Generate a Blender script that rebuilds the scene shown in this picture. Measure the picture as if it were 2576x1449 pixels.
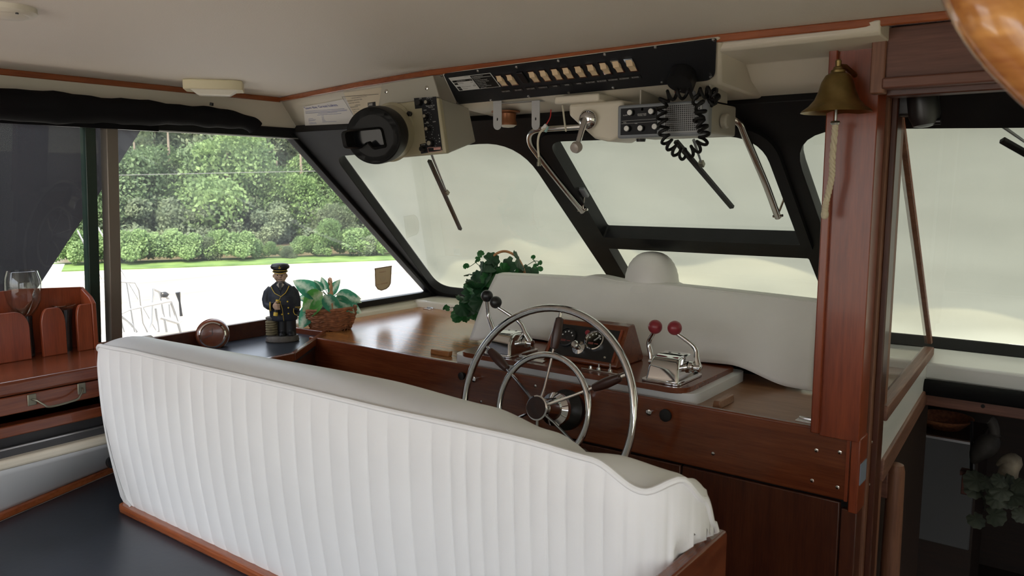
import bpy, bmesh, math, random
from mathutils import Vector as V, Matrix
random.seed(11)
for o in list(bpy.data.objects): bpy.data.objects.remove(o)
SC = bpy.context.scene
COL = SC.collection
# ------------------------------------------------------------------ camera
FPX, CX, CY = 2000.0, 1288.0, 724.5
PITCH, YAW = math.atan(259.5/FPX), math.radians(37.25)
EYE = V((0, 0, 1.6))
FW = V((-math.sin(YAW)*math.cos(PITCH), math.cos(YAW)*math.cos(PITCH), -math.sin(PITCH)))
RT = V((math.cos(YAW), math.sin(YAW), 0))
UP = RT.cross(FW)
cam = bpy.data.cameras.new('camera'); camo = bpy.data.objects.new('camera', cam); COL.objects.link(camo)
cam.sensor_width = 36; cam.lens = 36*FPX/2576; cam.clip_start = .02; cam.clip_end = 400
m = Matrix((RT, UP, -FW)).transposed().to_4x4(); m.translation = EYE
camo.matrix_world = m
cam.dof.use_dof = True; cam.dof.focus_distance = 2.6; cam.dof.aperture_fstop = 9.0
SC.camera = camo
# ------------------------------------------------------------------ light
SUN_EL, SUN_AZ = math.radians(53), math.radians(163)      # azimuth of the sun, measured from +Y clockwise
w = bpy.data.worlds.new('sky'); SC.world = w; w.use_nodes = True
nt = w.node_tree; bg = nt.nodes['Background']
sky = nt.nodes.new('ShaderNodeTexSky'); sky.sky_type = 'NISHITA'; sky.sun_disc = False
sky.sun_elevation = SUN_EL; sky.sun_rotation = SUN_AZ; sky.air_density = 1.0; sky.dust_density = 3.0; sky.ozone_density = 1.0
mx = nt.nodes.new('ShaderNodeMixRGB'); mx.inputs[0].default_value = .62; mx.inputs[2].default_value = (5.6, 5.8, 6.0, 1)
nt.links.new(sky.outputs[0], mx.inputs[1]); nt.links.new(mx.outputs[0], bg.inputs[0]); bg.inputs[1].default_value = .19
sl = bpy.data.lights.new('sun', 'SUN'); sl.energy = 3.2; sl.angle = math.radians(.6); sl.color = (1, .91, .69)
so = bpy.data.objects.new('sun', sl); COL.objects.link(so)
sd = V((math.sin(SUN_AZ)*math.cos(SUN_EL), math.cos(SUN_AZ)*math.cos(SUN_EL), math.sin(SUN_EL)))
so.rotation_euler = sd.to_track_quat('Z', 'Y').to_euler(); so.location = (0, -10, 20)
SC.view_settings.view_transform = 'Standard'; SC.view_settings.look = 'None'
SC.view_settings.exposure = 1.82; SC.view_settings.gamma = 1.0; SC.view_settings.use_curve_mapping = False
# ------------------------------------------------------------------ pixel helpers (pixel gives a direction, a plane gives the distance)
def ray(px, py): return FW*FPX + RT*(px-CX) + UP*(CY-py)
def PY(px, py, y): d = ray(px, py); return EYE + d*(y/d.y)
def PX(px, py, x): d = ray(px, py); return EYE + d*(x/d.x)
def PZ(px, py, z): d = ray(px, py); return EYE + d*((z-1.6)/d.z)
def PD(px, py, t): return EYE + ray(px, py)*(t/FPX)
def PL(px, py, p, n):
    d = ray(px, py); n = V(n); return EYE + d*((V(p)-EYE).dot(n)/d.dot(n))
KW = 1.22
def WS(px, py, off=0.0): return PL(px, py, (0, 2.16+off, 1.8), (0, 1, KW))
def PW(px, py, off=0.0): return PL(px, py, (-2.735+off, 0, 1.95), (1, 0, -.122))
def wally(z): return -2.735-(1.95-z)*.122
WN = V((0, 1, KW)).normalized()            # windshield outward normal
# ------------------------------------------------------------------ mesh helpers
class MB:
    def __init__(s): s.bm = bmesh.new()
    def hexa(s, p):
        v = [s.bm.verts.new(q) for q in p]
        for f in ((3,2,1,0),(4,5,6,7),(0,1,5,4),(1,2,6,5),(2,3,7,6),(3,0,4,7)): s.bm.faces.new([v[i] for i in f])
        return s
    def box(s, a, b):
        x0,y0,z0 = a; x1,y1,z1 = b
        return s.hexa([(x0,y0,z0),(x1,y0,z0),(x1,y1,z0),(x0,y1,z0),(x0,y0,z1),(x1,y0,z1),(x1,y1,z1),(x0,y1,z1)])
    def obox(s, c, ax, ay, az):              # centre and three half-axis vectors
        c,ax,ay,az = V(c),V(ax),V(ay),V(az)
        return s.hexa([c-ax-ay-az,c+ax-ay-az,c+ax+ay-az,c-ax+ay-az,c-ax-ay+az,c+ax-ay+az,c+ax+ay+az,c-ax+ay+az])
    def prism(s, poly, vec):
        vec = V(vec); a = [s.bm.verts.new(V(p)) for p in poly]; b = [s.bm.verts.new(V(p)+vec) for p in poly]
        n = len(poly)
        s.bm.faces.new(a); s.bm.faces.new(b[::-1])
        for i in range(n): s.bm.faces.new((a[i], b[i], b[(i+1)%n], a[(i+1)%n]))
        return s
    def beam(s, p, q, wdt, hgt, up=(0,0,1)):
        p,q = V(p),V(q); d = (q-p); L = d.length; d.normalize(); sd = d.cross(V(up)).normalized(); u = sd.cross(d)
        return s.obox((p+q)/2, d*L/2, sd*wdt/2, u*hgt/2)
    def tube(s, pts, r, n=10, closed=False, flat=1.0):
        pts = [V(p) for p in pts]; N = len(pts); R = r if isinstance(r, (list,tuple)) else [r]*N
        t0 = (pts[1]-pts[0]).normalized(); u = t0.orthogonal().normalized(); rings = []
        for i in range(N):
            if closed: t = (pts[(i+1)%N]-pts[i-1]).normalized()
            else: t = (pts[min(i+1,N-1)]-pts[max(i-1,0)]).normalized()
            u = (u-t*u.dot(t)); u = u.normalized() if u.length > 1e-6 else t.orthogonal().normalized()
            v = t.cross(u)
            rings.append([s.bm.verts.new(pts[i]+(u*math.cos(k*2*math.pi/n)+v*flat*math.sin(k*2*math.pi/n))*R[i]) for k in range(n)])
        for i in range(N if closed else N-1):
            A,B = rings[i], rings[(i+1)%N]
            for k in range(n): s.bm.faces.new((A[k],A[(k+1)%n],B[(k+1)%n],B[k]))
        if not closed:
            s.bm.faces.new(rings[0][::-1]); s.bm.faces.new(rings[-1])
        return s
    def lathe(s, prof, o, axis=(0,0,1), n=24, cap=True, sx=1.0, xdir=None):
        o = V(o); ax = V(axis).normalized(); u = V(xdir) if xdir else ax.orthogonal().normalized(); v = ax.cross(u); rings = []
        for r,z in prof:
            rings.append([s.bm.verts.new(o+ax*z+(u*sx*math.cos(k*2*math.pi/n)+v*math.sin(k*2*math.pi/n))*max(r,1e-5)) for k in range(n)])
        for i in range(len(prof)-1):
            for k in range(n): s.bm.faces.new((rings[i][k],rings[i][(k+1)%n],rings[i+1][(k+1)%n],rings[i+1][k]))
        if cap: s.bm.faces.new(rings[0][::-1]); s.bm.faces.new(rings[-1])
        return s
    def ball(s, c, r, n=16, sc=(1,1,1)):
        c = V(c); m0 = Matrix.Translation(c) @ Matrix.Diagonal((r*sc[0], r*sc[1], r*sc[2], 1))
        bmesh.ops.create_uvsphere(s.bm, u_segments=n, v_segments=max(6,n//2+2), radius=1, matrix=m0); return s
    def grid(s, f, nu, nv, wrapu=False):
        g = [[s.bm.verts.new(V(f(i/(nu if wrapu else nu-1), j/(nv-1)))) for j in range(nv)] for i in range(nu)]
        for i in range(nu if wrapu else nu-1):
            for j in range(nv-1): s.bm.faces.new((g[i][j],g[(i+1)%nu][j],g[(i+1)%nu][j+1],g[i][j+1]))
        return s
    def face(s, pts): s.bm.faces.new([s.bm.verts.new(V(p)) for p in pts]); return s
    def mesh(s, me, mat4):
        n0 = len(s.bm.verts); s.bm.from_mesh(me); s.bm.verts.ensure_lookup_table()
        for v in s.bm.verts[n0:]: v.co = mat4 @ v.co
        return s
def mk(name, mb, mat, parent=None, smooth=True, bevel=0.0, ang=40, seg=2, subs=0, solid=0.0, remesh=0.0):
    bmesh.ops.remove_doubles(mb.bm, verts=mb.bm.verts, dist=1e-6)
    bmesh.ops.recalc_face_normals(mb.bm, faces=mb.bm.faces)
    root = parent
    if parent is not None:
        off = parent['_o']; T = V(off)
    else:
        xs = [v.co for v in mb.bm.verts]
        T = V((sum(c.x for c in xs)/len(xs), sum(c.y for c in xs)/len(xs), min(c.z for c in xs)))
    for v in mb.bm.verts: v.co -= T
    me = bpy.data.meshes.new(name); mb.bm.to_mesh(me); mb.bm.free()
    if smooth:
        me.polygons.foreach_set('use_smooth', [True]*len(me.polygons)); me.set_sharp_from_angle(angle=math.radians(ang))
    me.materials.append(mat)
    o = bpy.data.objects.new(name, me); COL.objects.link(o)
    if parent is not None: o.parent = parent
    else: o.location = T
    o['_o'] = tuple(T)
    if remesh:
        md = o.modifiers.new('remesh','REMESH'); md.mode = 'VOXEL'; md.voxel_size = remesh; md.use_smooth_shade = True
        md = o.modifiers.new('smooth','SMOOTH'); md.iterations = 4; md.factor = .5
    if solid: md = o.modifiers.new('solid','SOLIDIFY'); md.thickness = solid; md.offset = 0
    if subs: md = o.modifiers.new('subdivision','SUBSURF'); md.levels = subs; md.render_levels = subs
    if bevel:
        md = o.modifiers.new('bevel','BEVEL'); md.width = bevel; md.segments = seg; md.limit_method = 'ANGLE'; md.angle_limit = math.radians(35)
        if smooth: md.harden_normals = False
    return o
def tag(o, label, cat=None, group=None, kind=None):
    o['label'] = label
    if cat: o['category'] = cat
    if group: o['group'] = group
    if kind: o['kind'] = kind
    return o
def thing(name, loc, label, cat, group=None, kind=None):
    o = bpy.data.objects.new(name, None); COL.objects.link(o); o.location = loc; o.empty_display_size = .05
    o['_o'] = tuple(loc); return tag(o, label, cat, group, kind)
def inst(src, name, parent, mat4):                     # another part sharing mesh data; mat4 in world space
    o = bpy.data.objects.new(name, src); COL.objects.link(o)
    o.parent = parent; o.matrix_local = Matrix.Translation(-V(parent['_o'])) @ mat4
    return o
_tc = {}
def textmesh(body, align='LEFT'):
    k = (body, align)
    if k not in _tc:
        cu = bpy.data.curves.new('lettering','FONT'); cu.body = body; cu.size = 1; cu.resolution_u = 2; cu.align_x = align
        ob = bpy.data.objects.new('lettering', cu); _tc[k] = bpy.data.meshes.new_from_object(ob)
        bpy.data.objects.remove(ob); bpy.data.curves.remove(cu)
    return _tc[k]
def put_text(mb, body, org, right, up, size, align='LEFT', sx=1.0):
    r = V(right).normalized(); u = (V(up)-r*V(up).dot(r)).normalized(); n = r.cross(u)
    M = Matrix((r*size*sx, u*size, n*size)).transposed().to_4x4(); M.translation = V(org)
    mb.mesh(textmesh(body, align), M)
def smoothstep(a, b, x):
    t = min(1, max(0, (x-a)/(b-a))); return t*t*(3-2*t)
def interp(tab, x):
    if x <= tab[0][0]: return tab[0][1]
    for (a,fa),(b,fb) in zip(tab, tab[1:]):
        if x <= b:
            t = (x-a)/(b-a); t = t*t*(3-2*t); return fa+(fb-fa)*t
    return tab[-1][1]
def catmull(pts, per=8, closed=False):
    pts = [V(p) for p in pts]; out = []; N = len(pts)
    for i in range(N if closed else N-1):
        if closed: p0,p1,p2,p3 = pts[i-1],pts[i],pts[(i+1)%N],pts[(i+2)%N]
        else: p0,p1,p2,p3 = pts[max(i-1,0)],pts[i],pts[i+1],pts[min(i+2,N-1)]
        for k in range(per):
            t = k/per
            out.append(.5*((2*p1)+(p2-p0)*t+(2*p0-5*p1+4*p2-p3)*t*t+(3*p1-p0-3*p2+p3)*t**3))
    if not closed: out.append(pts[-1])
    return out
def rounded(poly, rad, n=6):
    """round the corners of a 2D polygon; rad one number per corner"""
    out = []; N = len(poly)
    for i in range(N):
        p = V((*poly[i],0)); a = V((*poly[i-1],0)); b = V((*poly[(i+1)%N],0)); r = rad[i]
        da = (a-p).normalized(); db = (b-p).normalized()
        if r <= 0: out.append((p.x,p.y)); continue
        p0 = p+da*r; p2 = p+db*r
        for k in range(n+1):
            t = k/n; q = p0*(1-t)**2+p*2*t*(1-t)+p2*t*t; out.append((q.x,q.y))
    return out
def plate(outer, holes, thick, toworld):
    """flat plate with holes: 2D loops -> MB mapped by toworld(x, y, n)"""
    cu = bpy.data.curves.new('plate','CURVE'); cu.dimensions = '2D'; cu.fill_mode = 'BOTH'; cu.extrude = thick/2
    for lp in [outer]+holes:
        sp = cu.splines.new('POLY'); sp.points.add(len(lp)-1)
        for q,p in zip(sp.points, lp): q.co = (p[0],p[1],0,1)
        sp.use_cyclic_u = True
    ob = bpy.data.objects.new('plate', cu); me = bpy.data.meshes.new_from_object(ob)
    bpy.data.objects.remove(ob); bpy.data.curves.remove(cu)
    mb = MB(); mb.bm.from_mesh(me)
    for v in mb.bm.verts: v.co = toworld(v.co.x, v.co.y, v.co.z)
    return mb
# ------------------------------------------------------------------ materials
def newmat(name):
    mt = bpy.data.materials.new(name); mt.use_nodes = True; return mt, mt.node_tree, mt.node_tree.nodes['Principled BSDF']
def plain(name, col, rough=.5, metal=0.0, bump=0.0, bscale=200.0, var=0.0, vscale=6.0, coat=0.0, spec=.5, trans=0.0):
    mt, t, b = newmat(name)
    b.inputs['Base Color'].default_value = (*col,1); b.inputs['Roughness'].default_value = rough; b.inputs['Metallic'].default_value = metal
    b.inputs['Coat Weight'].default_value = coat; b.inputs['Specular IOR Level'].default_value = spec
    if trans: b.inputs['Transmission Weight'].default_value = trans
    if bump or var:
        tc = t.nodes.new('ShaderNodeTexCoord')
    if bump:
        n = t.nodes.new('ShaderNodeTexNoise'); n.inputs['Scale'].default_value = bscale; n.inputs['Detail'].default_value = 3
        bp = t.nodes.new('ShaderNodeBump'); bp.inputs['Strength'].default_value = bump; bp.inputs['Distance'].default_value = .002
        t.links.new(tc.outputs['Object'], n.inputs['Vector']); t.links.new(n.outputs['Fac'], bp.inputs['Height']); t.links.new(bp.outputs[0], b.inputs['Normal'])
    if var:
        n = t.nodes.new('ShaderNodeTexNoise'); n.inputs['Scale'].default_value = vscale; n.inputs['Detail'].default_value = 4
        cr = t.nodes.new('ShaderNodeValToRGB'); e = cr.color_ramp.elements
        e[0].position = .3; e[1].position = .7
        e[0].color = (*[c*(1-var) for c in col],1); e[1].color = (*[min(1,c*(1+var)) for c in col],1)
        t.links.new(tc.outputs['Object'], n.inputs['Vector']); t.links.new(n.outputs['Fac'], cr.inputs[0]); t.links.new(cr.outputs[0], b.inputs['Base Color'])
    return mt
def wood(name, dark, light, axis='X', scale=7.0, rough=.25, coat=.4, stretch=14.0, bump=.15):
    mt, t, b = newmat(name); tc = t.nodes.new('ShaderNodeTexCoord'); mp = t.nodes.new('ShaderNodeMapping')
    s = [stretch]*3; s['XYZ'.index(axis)] = 1.0
    mp.inputs['Scale'].default_value = s
    n1 = t.nodes.new('ShaderNodeTexNoise'); n1.inputs['Scale'].default_value = scale*.35; n1.inputs['Detail'].default_value = 6; n1.inputs['Distortion'].default_value = .6
    n2 = t.nodes.new('ShaderNodeTexNoise'); n2.inputs['Scale'].default_value = scale*2.2; n2.inputs['Detail'].default_value = 3
    mxx = t.nodes.new('ShaderNodeMixRGB'); mxx.inputs[0].default_value = .4
    cr = t.nodes.new('ShaderNodeValToRGB'); e = cr.color_ramp.elements
    e[0].position = .32; e[0].color = (*dark,1); e[1].position = .68; e[1].color = (*light,1)
    L = t.links.new
    L(tc.outputs['Object'], mp.inputs[0]); L(mp.outputs[0], n1.inputs['Vector']); L(mp.outputs[0], n2.inputs['Vector'])
    L(n1.outputs['Fac'], mxx.inputs[1]); L(n2.outputs['Fac'], mxx.inputs[2]); L(mxx.outputs[0], cr.inputs[0]); L(cr.outputs[0], b.inputs['Base Color'])
    bp = t.nodes.new('ShaderNodeBump'); bp.inputs['Strength'].default_value = bump; bp.inputs['Distance'].default_value = .001
    L(mxx.outputs[0], bp.inputs['Height']); L(bp.outputs[0], b.inputs['Normal'])
    b.inputs['Roughness'].default_value = rough; b.inputs['Coat Weight'].default_value = coat; b.inputs['Coat Roughness'].default_value = .08
    return mt
MAHX = wood('mahogany grain x', (.105,.022,.009), (.21,.055,.02), 'X')
MAHY = wood('mahogany grain y', (.105,.022,.009), (.21,.055,.02), 'Y')
MAHZ = wood('mahogany grain z', (.16,.028,.011), (.29,.062,.022), 'Z', rough=.3, coat=.12)
DARKX = wood('dark mahogany grain x', (.05,.014,.008), (.115,.033,.016), 'X', rough=.35, coat=.15)
NIGHTX = wood('unlit dark cabin lining', (.012,.006,.004), (.03,.013,.008), 'X', rough=.6, coat=0)  # cabin gloom put into the wood colour
DARKZ = wood('dark mahogany grain z', (.045,.012,.007), (.1,.03,.014), 'Z', rough=.35, coat=.15)
OLDZ = wood('worn mahogany grain z', (.13,.05,.03), (.26,.12,.07), 'Z', rough=.5, coat=.0)
OLDY = wood('worn mahogany grain y', (.12,.05,.035), (.25,.12,.08), 'Y', rough=.5, coat=.0)
OLDX = wood('worn mahogany grain x', (.10,.04,.028), (.2,.085,.06), 'X', rough=.5, coat=.0)
ORANGE = wood('orange varnished trim grain x', (.22,.05,.014), (.38,.11,.035), 'X')
ORANGEY = wood('orange varnished trim grain y', (.22,.05,.014), (.38,.11,.035), 'Y')
DASH = wood('varnished dash veneer', (.22,.08,.022), (.40,.17,.05), 'X', scale=9, rough=.22, coat=.12, stretch=9)
DASHR = wood('matt dash veneer', (.2,.09,.045), (.33,.17,.09), 'X', scale=9, rough=.35, coat=.2, stretch=9)
GRABW = wood('glossy grab rail wood', (.22,.04,.008), (.85,.42,.12), 'X', scale=12, rough=.2, coat=.6, stretch=5)
CREAM = plain('cream gelcoat', (.68,.63,.52), .28, var=.03, vscale=3)
WHITEG = plain('white gelcoat', (.74,.75,.76), .25)
BAND = plain('cream wall vinyl', (.66,.62,.52), .5, bump=.05, bscale=300)
VINYL = plain('white bench vinyl', (.86,.865,.87), .38, bump=.12, bscale=700, var=.02, vscale=5)
COVER = plain('white cover vinyl', (.74,.715,.68), .45, bump=.12, bscale=500, var=.03, vscale=7)
BLACK = plain('black painted frame', (.008,.008,.009), .45, var=.3, vscale=9, spec=.22)
BLKV = plain('black cloth', (.005,.005,.006), .8, bump=.2, bscale=300, spec=.15)
BLKP = plain('black plastic', (.012,.012,.013), .33)
BLKR = plain('black rubber', (.006,.006,.006), .5, spec=.25)
PANEL = plain('black textured panel', (.014,.015,.018), .5, bump=.3, bscale=1200, spec=.3)
DECKV = plain('dark blue black deck vinyl', (.030,.037,.050), .30, bump=.1, bscale=60, var=.15, vscale=5)
GREYM = plain('grey metal', (.22,.23,.25), .35, metal=.4)
GREYP = plain('grey paint', (.23,.25,.27), .45)
ALU = plain('aluminium', (.62,.62,.62), .35, metal=1)
CHROME = plain('chrome', (.75,.75,.76), .07, metal=1)
STEEL = plain('stainless steel', (.66,.64,.60), .16, metal=1)
BRASS = plain('aged brass', (.30,.22,.09), .38, metal=1, var=.25, vscale=30)
COPPER = plain('copper brown', (.32,.13,.06), .4, metal=.6)
BRONZE = plain('tarnished bronze', (.22,.21,.16), .45, metal=.8)
BEIGE = plain('beige enamel', (.42,.38,.26), .4)
BEIGEG = plain('grey beige enamel', (.40,.38,.32), .45)
IVORY = plain('ivory plastic', (.74,.56,.35), .4)
WHITEP = plain('white plastic', (.75,.75,.73), .4)
LENS = plain('frosted lens', (.8,.77,.66), .3)
PAPER = plain('white paper', (.74,.72,.68), .7)
YPAPER = plain('yellowed placard', (.70,.60,.42), .6)
INKB = plain('blue ink', (.10,.12,.38), .7)
INKD = plain('dark ink', (.06,.05,.05), .7)
INKW = plain('white ink', (.62,.62,.60), .6)
INKR = plain('red ink', (.16,.03,.025), .6)
REDK = plain('dark red ball', (.25,.025,.035), .35)
REDW = plain('red wire', (.5,.03,.03), .4)
LEAF = None
GOLD = plain('gold paint', (.65,.45,.05), .4)
SKIN = plain('painted skin', (.42,.28,.2), .6, var=.2, vscale=60)
NAVY = plain('navy painted coat', (.010,.014,.026), .6, var=.35, vscale=60)
BLACKC = plain('black painted cloth', (.008,.009,.012), .5)
STONE = plain('painted stone base', (.10,.09,.08), .7, var=.4, vscale=50)
ROPE = plain('rope', (.62,.55,.40), .8, bump=.4, bscale=300)
ROPED = plain('painted rope coil', (.16,.13,.07), .7, var=.3, vscale=60)
WICK = plain('wicker', (.27,.10,.042), .75, var=.4, vscale=60)
CANE = plain('cane handle', (.42,.2,.08), .5, var=.3, vscale=40)
STICK = plain('tan window sticker', (.52,.42,.28), .6)
def glass(name, dirt_veil=.0, tint=(1,1,1), refl=1.0):
    mt, t, b = newmat(name); t.nodes.remove(b); L = t.links.new; out = t.nodes['Material Output']
    tr = t.nodes.new('ShaderNodeBsdfTransparent'); tr.inputs[0].default_value = (*tint,1)
    gl = t.nodes.new('ShaderNodeBsdfGlossy'); gl.inputs['Roughness'].default_value = .01
    fr = t.nodes.new('ShaderNodeFresnel'); fr.inputs[0].default_value = 1.45
    mu = t.nodes.new('ShaderNodeMath'); mu.operation = 'MULTIPLY'; mu.inputs[1].default_value = refl
    ge = t.nodes.new('ShaderNodeNewGeometry'); iv_ = t.nodes.new('ShaderNodeMath'); iv_.operation = 'SUBTRACT'; iv_.inputs[0].default_value = 1; L(ge.outputs['Backfacing'], iv_.inputs[1])
    mb_ = t.nodes.new('ShaderNodeMath'); mb_.operation = 'MULTIPLY'; L(fr.outputs[0], mb_.inputs[0]); L(iv_.outputs[0], mb_.inputs[1])   # the inner side of a thin pane does not reflect
    m1 = t.nodes.new('ShaderNodeMixShader'); L(mb_.outputs[0], mu.inputs[0]); L(mu.outputs[0], m1.inputs[0]); L(tr.outputs[0], m1.inputs[1]); L(gl.outputs[0], m1.inputs[2])
    last = m1
    if dirt_veil:
        tl = t.nodes.new('ShaderNodeBsdfTranslucent'); tl.inputs[0].default_value = (.9,.92,.92,1)
        n = t.nodes.new('ShaderNodeTexNoise'); n.inputs['Scale'].default_value = 2.5; n.inputs['Detail'].default_value = 5
        tc = t.nodes.new('ShaderNodeTexCoord'); L(tc.outputs['Object'], n.inputs['Vector'])
        mr = t.nodes.new('ShaderNodeMapRange'); mr.inputs[1].default_value = .3; mr.inputs[2].default_value = .75; mr.inputs[3].default_value = dirt_veil*.4; mr.inputs[4].default_value = dirt_veil*1.6
        m2 = t.nodes.new('ShaderNodeMixShader'); L(n.outputs['Fac'], mr.inputs[0]); L(mr.outputs[0], m2.inputs[0]); L(m1.outputs[0], m2.inputs[1]); L(tl.outputs[0], m2.inputs[2]); last = m2
    L(last.outputs[0], out.inputs[0]); return mt
GLASS = glass('window glass', dirt_veil=.007)
GLASSD = glass('hazy window glass', dirt_veil=.03)  # pale veil put in to lighten the trees seen through it
GLASSW = glass('windshield glass', dirt_veil=.0)
GLASSJ = glass('drinking glass', refl=2.2, tint=(.93,.95,.93))
GLASSP = glass('partition glass', dirt_veil=.015)
def canvas(name, col, tcol):
    mt, t, b = newmat(name); t.nodes.remove(b); L = t.links.new; out = t.nodes['Material Output']
    d = t.nodes.new('ShaderNodeBsdfDiffuse'); d.inputs[0].default_value = (*col,1)
    tl = t.nodes.new('ShaderNodeBsdfTranslucent'); tl.inputs[0].default_value = (*tcol,1)
    tc = t.nodes.new('ShaderNodeTexCoord'); n = t.nodes.new('ShaderNodeTexNoise'); n.inputs['Scale'].default_value = 2.0; n.inputs['Detail'].default_value = 5
    mp = t.nodes.new('ShaderNodeMapping'); mp.inputs['Scale'].default_value = (1,2.5,2.5); mp.inputs['Rotation'].default_value = (0,.5,0)
    cr = t.nodes.new('ShaderNodeValToRGB'); e = cr.color_ramp.elements
    e[0].position = .3; e[1].position = .7; e[0].color = (*[c*.90 for c in tcol],1); e[1].color = (*[min(1,c*1.06) for c in tcol],1)
    L(tc.outputs['Object'], mp.inputs[0]); L(mp.outputs[0], n.inputs['Vector']); L(n.outputs['Fac'], cr.inputs[0]); L(cr.outputs[0], tl.inputs[0])
    ms = t.nodes.new('ShaderNodeMixShader'); ms.inputs[0].default_value = .62
    L(d.outputs[0], ms.inputs[1]); L(tl.outputs[0], ms.inputs[2]); L(ms.outputs[0], out.inputs[0]); return mt
CANVAS = canvas('translucent cream canvas', (.72,.70,.58), (.275,.272,.205))
def leafmat(name, dark, light, vscale=1.2, trans=.35, rough=.5, vein=None, coord='Object'):
    mt, t, b = newmat(name); L = t.links.new; out = t.nodes['Material Output']
    tc = t.nodes.new('ShaderNodeTexCoord'); n = t.nodes.new('ShaderNodeTexNoise'); n.inputs['Scale'].default_value = vscale; n.inputs['Detail'].default_value = 5
    cr = t.nodes.new('ShaderNodeValToRGB'); e = cr.color_ramp.elements
    e[0].position = .33; e[1].position = .68; e[0].color = (*dark,1); e[1].color = (*light,1)
    L(tc.outputs[coord], n.inputs['Vector']); L(n.outputs['Fac'], cr.inputs[0])
    col = cr.outputs[0]
    if vein:
        # pale feathered centre along the leaf's own length (local x across, y along)
        sx = t.nodes.new('ShaderNodeSeparateXYZ'); L(tc.outputs['Object'], sx.inputs[0])
        ab = t.nodes.new('ShaderNodeMath'); ab.operation = 'ABSOLUTE'; L(sx.outputs[0], ab.inputs[0])
        n2 = t.nodes.new('ShaderNodeTexNoise'); n2.inputs['Scale'].default_value = 60; L(tc.outputs['Object'], n2.inputs['Vector'])
        ad = t.nodes.new('ShaderNodeMath'); ad.operation = 'MULTIPLY_ADD'; ad.inputs[1].default_value = .03; L(n2.outputs['Fac'], ad.inputs[0]); L(ab.outputs[0], ad.inputs[2])
        mr = t.nodes.new('ShaderNodeMapRange'); mr.inputs[1].default_value = .014; mr.inputs[2].default_value = .032; mr.inputs[3].default_value = 1; mr.inputs[4].default_value = 0
        L(ad.outputs[0], mr.inputs[0]); mxx = t.nodes.new('ShaderNodeMixRGB'); mxx.inputs[2].default_value = (*vein,1)
        L(mr.outputs[0], mxx.inputs[0]); L(cr.outputs[0], mxx.inputs[1]); col = mxx.outputs[0]
    L(col, b.inputs['Base Color']); b.inputs['Roughness'].default_value = rough
    tl = t.nodes.new('ShaderNodeBsdfTranslucent'); L(col, tl.inputs[0]); ms = t.nodes.new('ShaderNodeMixShader'); ms.inputs[0].default_value = trans
    L(b.outputs[0], ms.inputs[1]); L(tl.outputs[0], ms.inputs[2]); L(ms.outputs[0], out.inputs[0]); return mt
def headliner():
    mt, t, b = newmat('perforated headliner'); L = t.links.new
    b.inputs['Base Color'].default_value = (.76,.71,.63,1); b.inputs['Roughness'].default_value = .6
    tc = t.nodes.new('ShaderNodeTexCoord'); v = t.nodes.new('ShaderNodeTexVoronoi'); v.inputs['Scale'].default_value = 220; v.inputs['Randomness'].default_value = .25
    bp = t.nodes.new('ShaderNodeBump'); bp.inputs['Strength'].default_value = .35; bp.inputs['Distance'].default_value = .002
    L(tc.outputs['Object'], v.inputs['Vector']); L(v.outputs['Distance'], bp.inputs['Height']); L(bp.outputs[0], b.inputs['Normal']); return mt
HEAD = headliner()
# ================================================================== STRUCTURE
def strip(pts, a, b):                       # bar along a polyline, a and b = the two cross-section edge vectors
    mb = MB(); a, b = V(a), V(b); R = []
    for p in pts:
        p = V(p); R.append([mb.bm.verts.new(q) for q in (p, p+a, p+a+b, p+b)])
    for A,B in zip(R, R[1:]):
        for k in range(4): mb.bm.faces.new((A[k],A[(k+1)%4],B[(k+1)%4],B[k]))
    mb.bm.faces.new(R[0][::-1]); mb.bm.faces.new(R[-1]); return mb
ST = lambda o, label, cat: tag(o, label, cat, kind='structure')
STARX = lambda x: -2.374-x                  # mirror about the boat's centreline
ST(mk('floor', MB().box((-2.95,-1.6,-.06),(.55,2.1,0)), DARKX), 'dark wooden cabin sole under the platform and the aisle', 'floor')
ST(mk('ceiling', MB().prism([(-2.80,-1.6,1.95),(.42,-1.6,1.95),(.42,2.50,1.95),(-.3,2.42,1.95),(-.9,2.36,1.95),(-1.5,2.35,1.95),(-2.1,2.42,1.95),(-2.80,2.50,1.95)][::-1], (0,0,.08)), HEAD), 'off-white perforated headliner over the whole wheelhouse', 'ceiling')
# port wall: band above the windows, wall below
def pwp(y, z, out=0.0): return V((wally(z)-out, y, z))
mb = MB(); mb.hexa([pwp(-1.6,1.828),pwp(2.19,1.828),pwp(2.19,1.828,.05),pwp(-1.6,1.828,.05),pwp(-1.6,1.96),pwp(2.06,1.96),pwp(2.06,1.96,.06),pwp(-1.6,1.96,.06)])
wp = ST(mk('wall_port', mb, BAND), 'cream side wall with a band above the port windows', 'wall')
mb = MB(); mb.hexa([pwp(-1.6,-.05),pwp(3.12,-.05),pwp(3.12,-.05,.05),pwp(-1.6,-.05,.05),pwp(-1.6,1.022),pwp(3.12,1.022),pwp(3.12,1.022,.05),pwp(-1.6,1.022,.05)])
mk('lower_wall', mb, CREAM, wp)
mb = MB(); mb.hexa([(.36,-1.6,1.828),(.375,2.19,1.828),(.43,2.19,1.828),(.43,-1.6,1.828),(.36,-1.6,1.96),(.36,2.06,1.96),(.43,2.06,1.96),(.43,-1.6,1.96)])
ws_ = ST(mk('wall_starboard', mb, BAND), 'cream starboard side wall beside the aisle', 'wall')
mk('lower_wall', MB().box((.47,-1.6,-.05),(.52,3.1,1.022)), CREAM, ws_)
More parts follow.
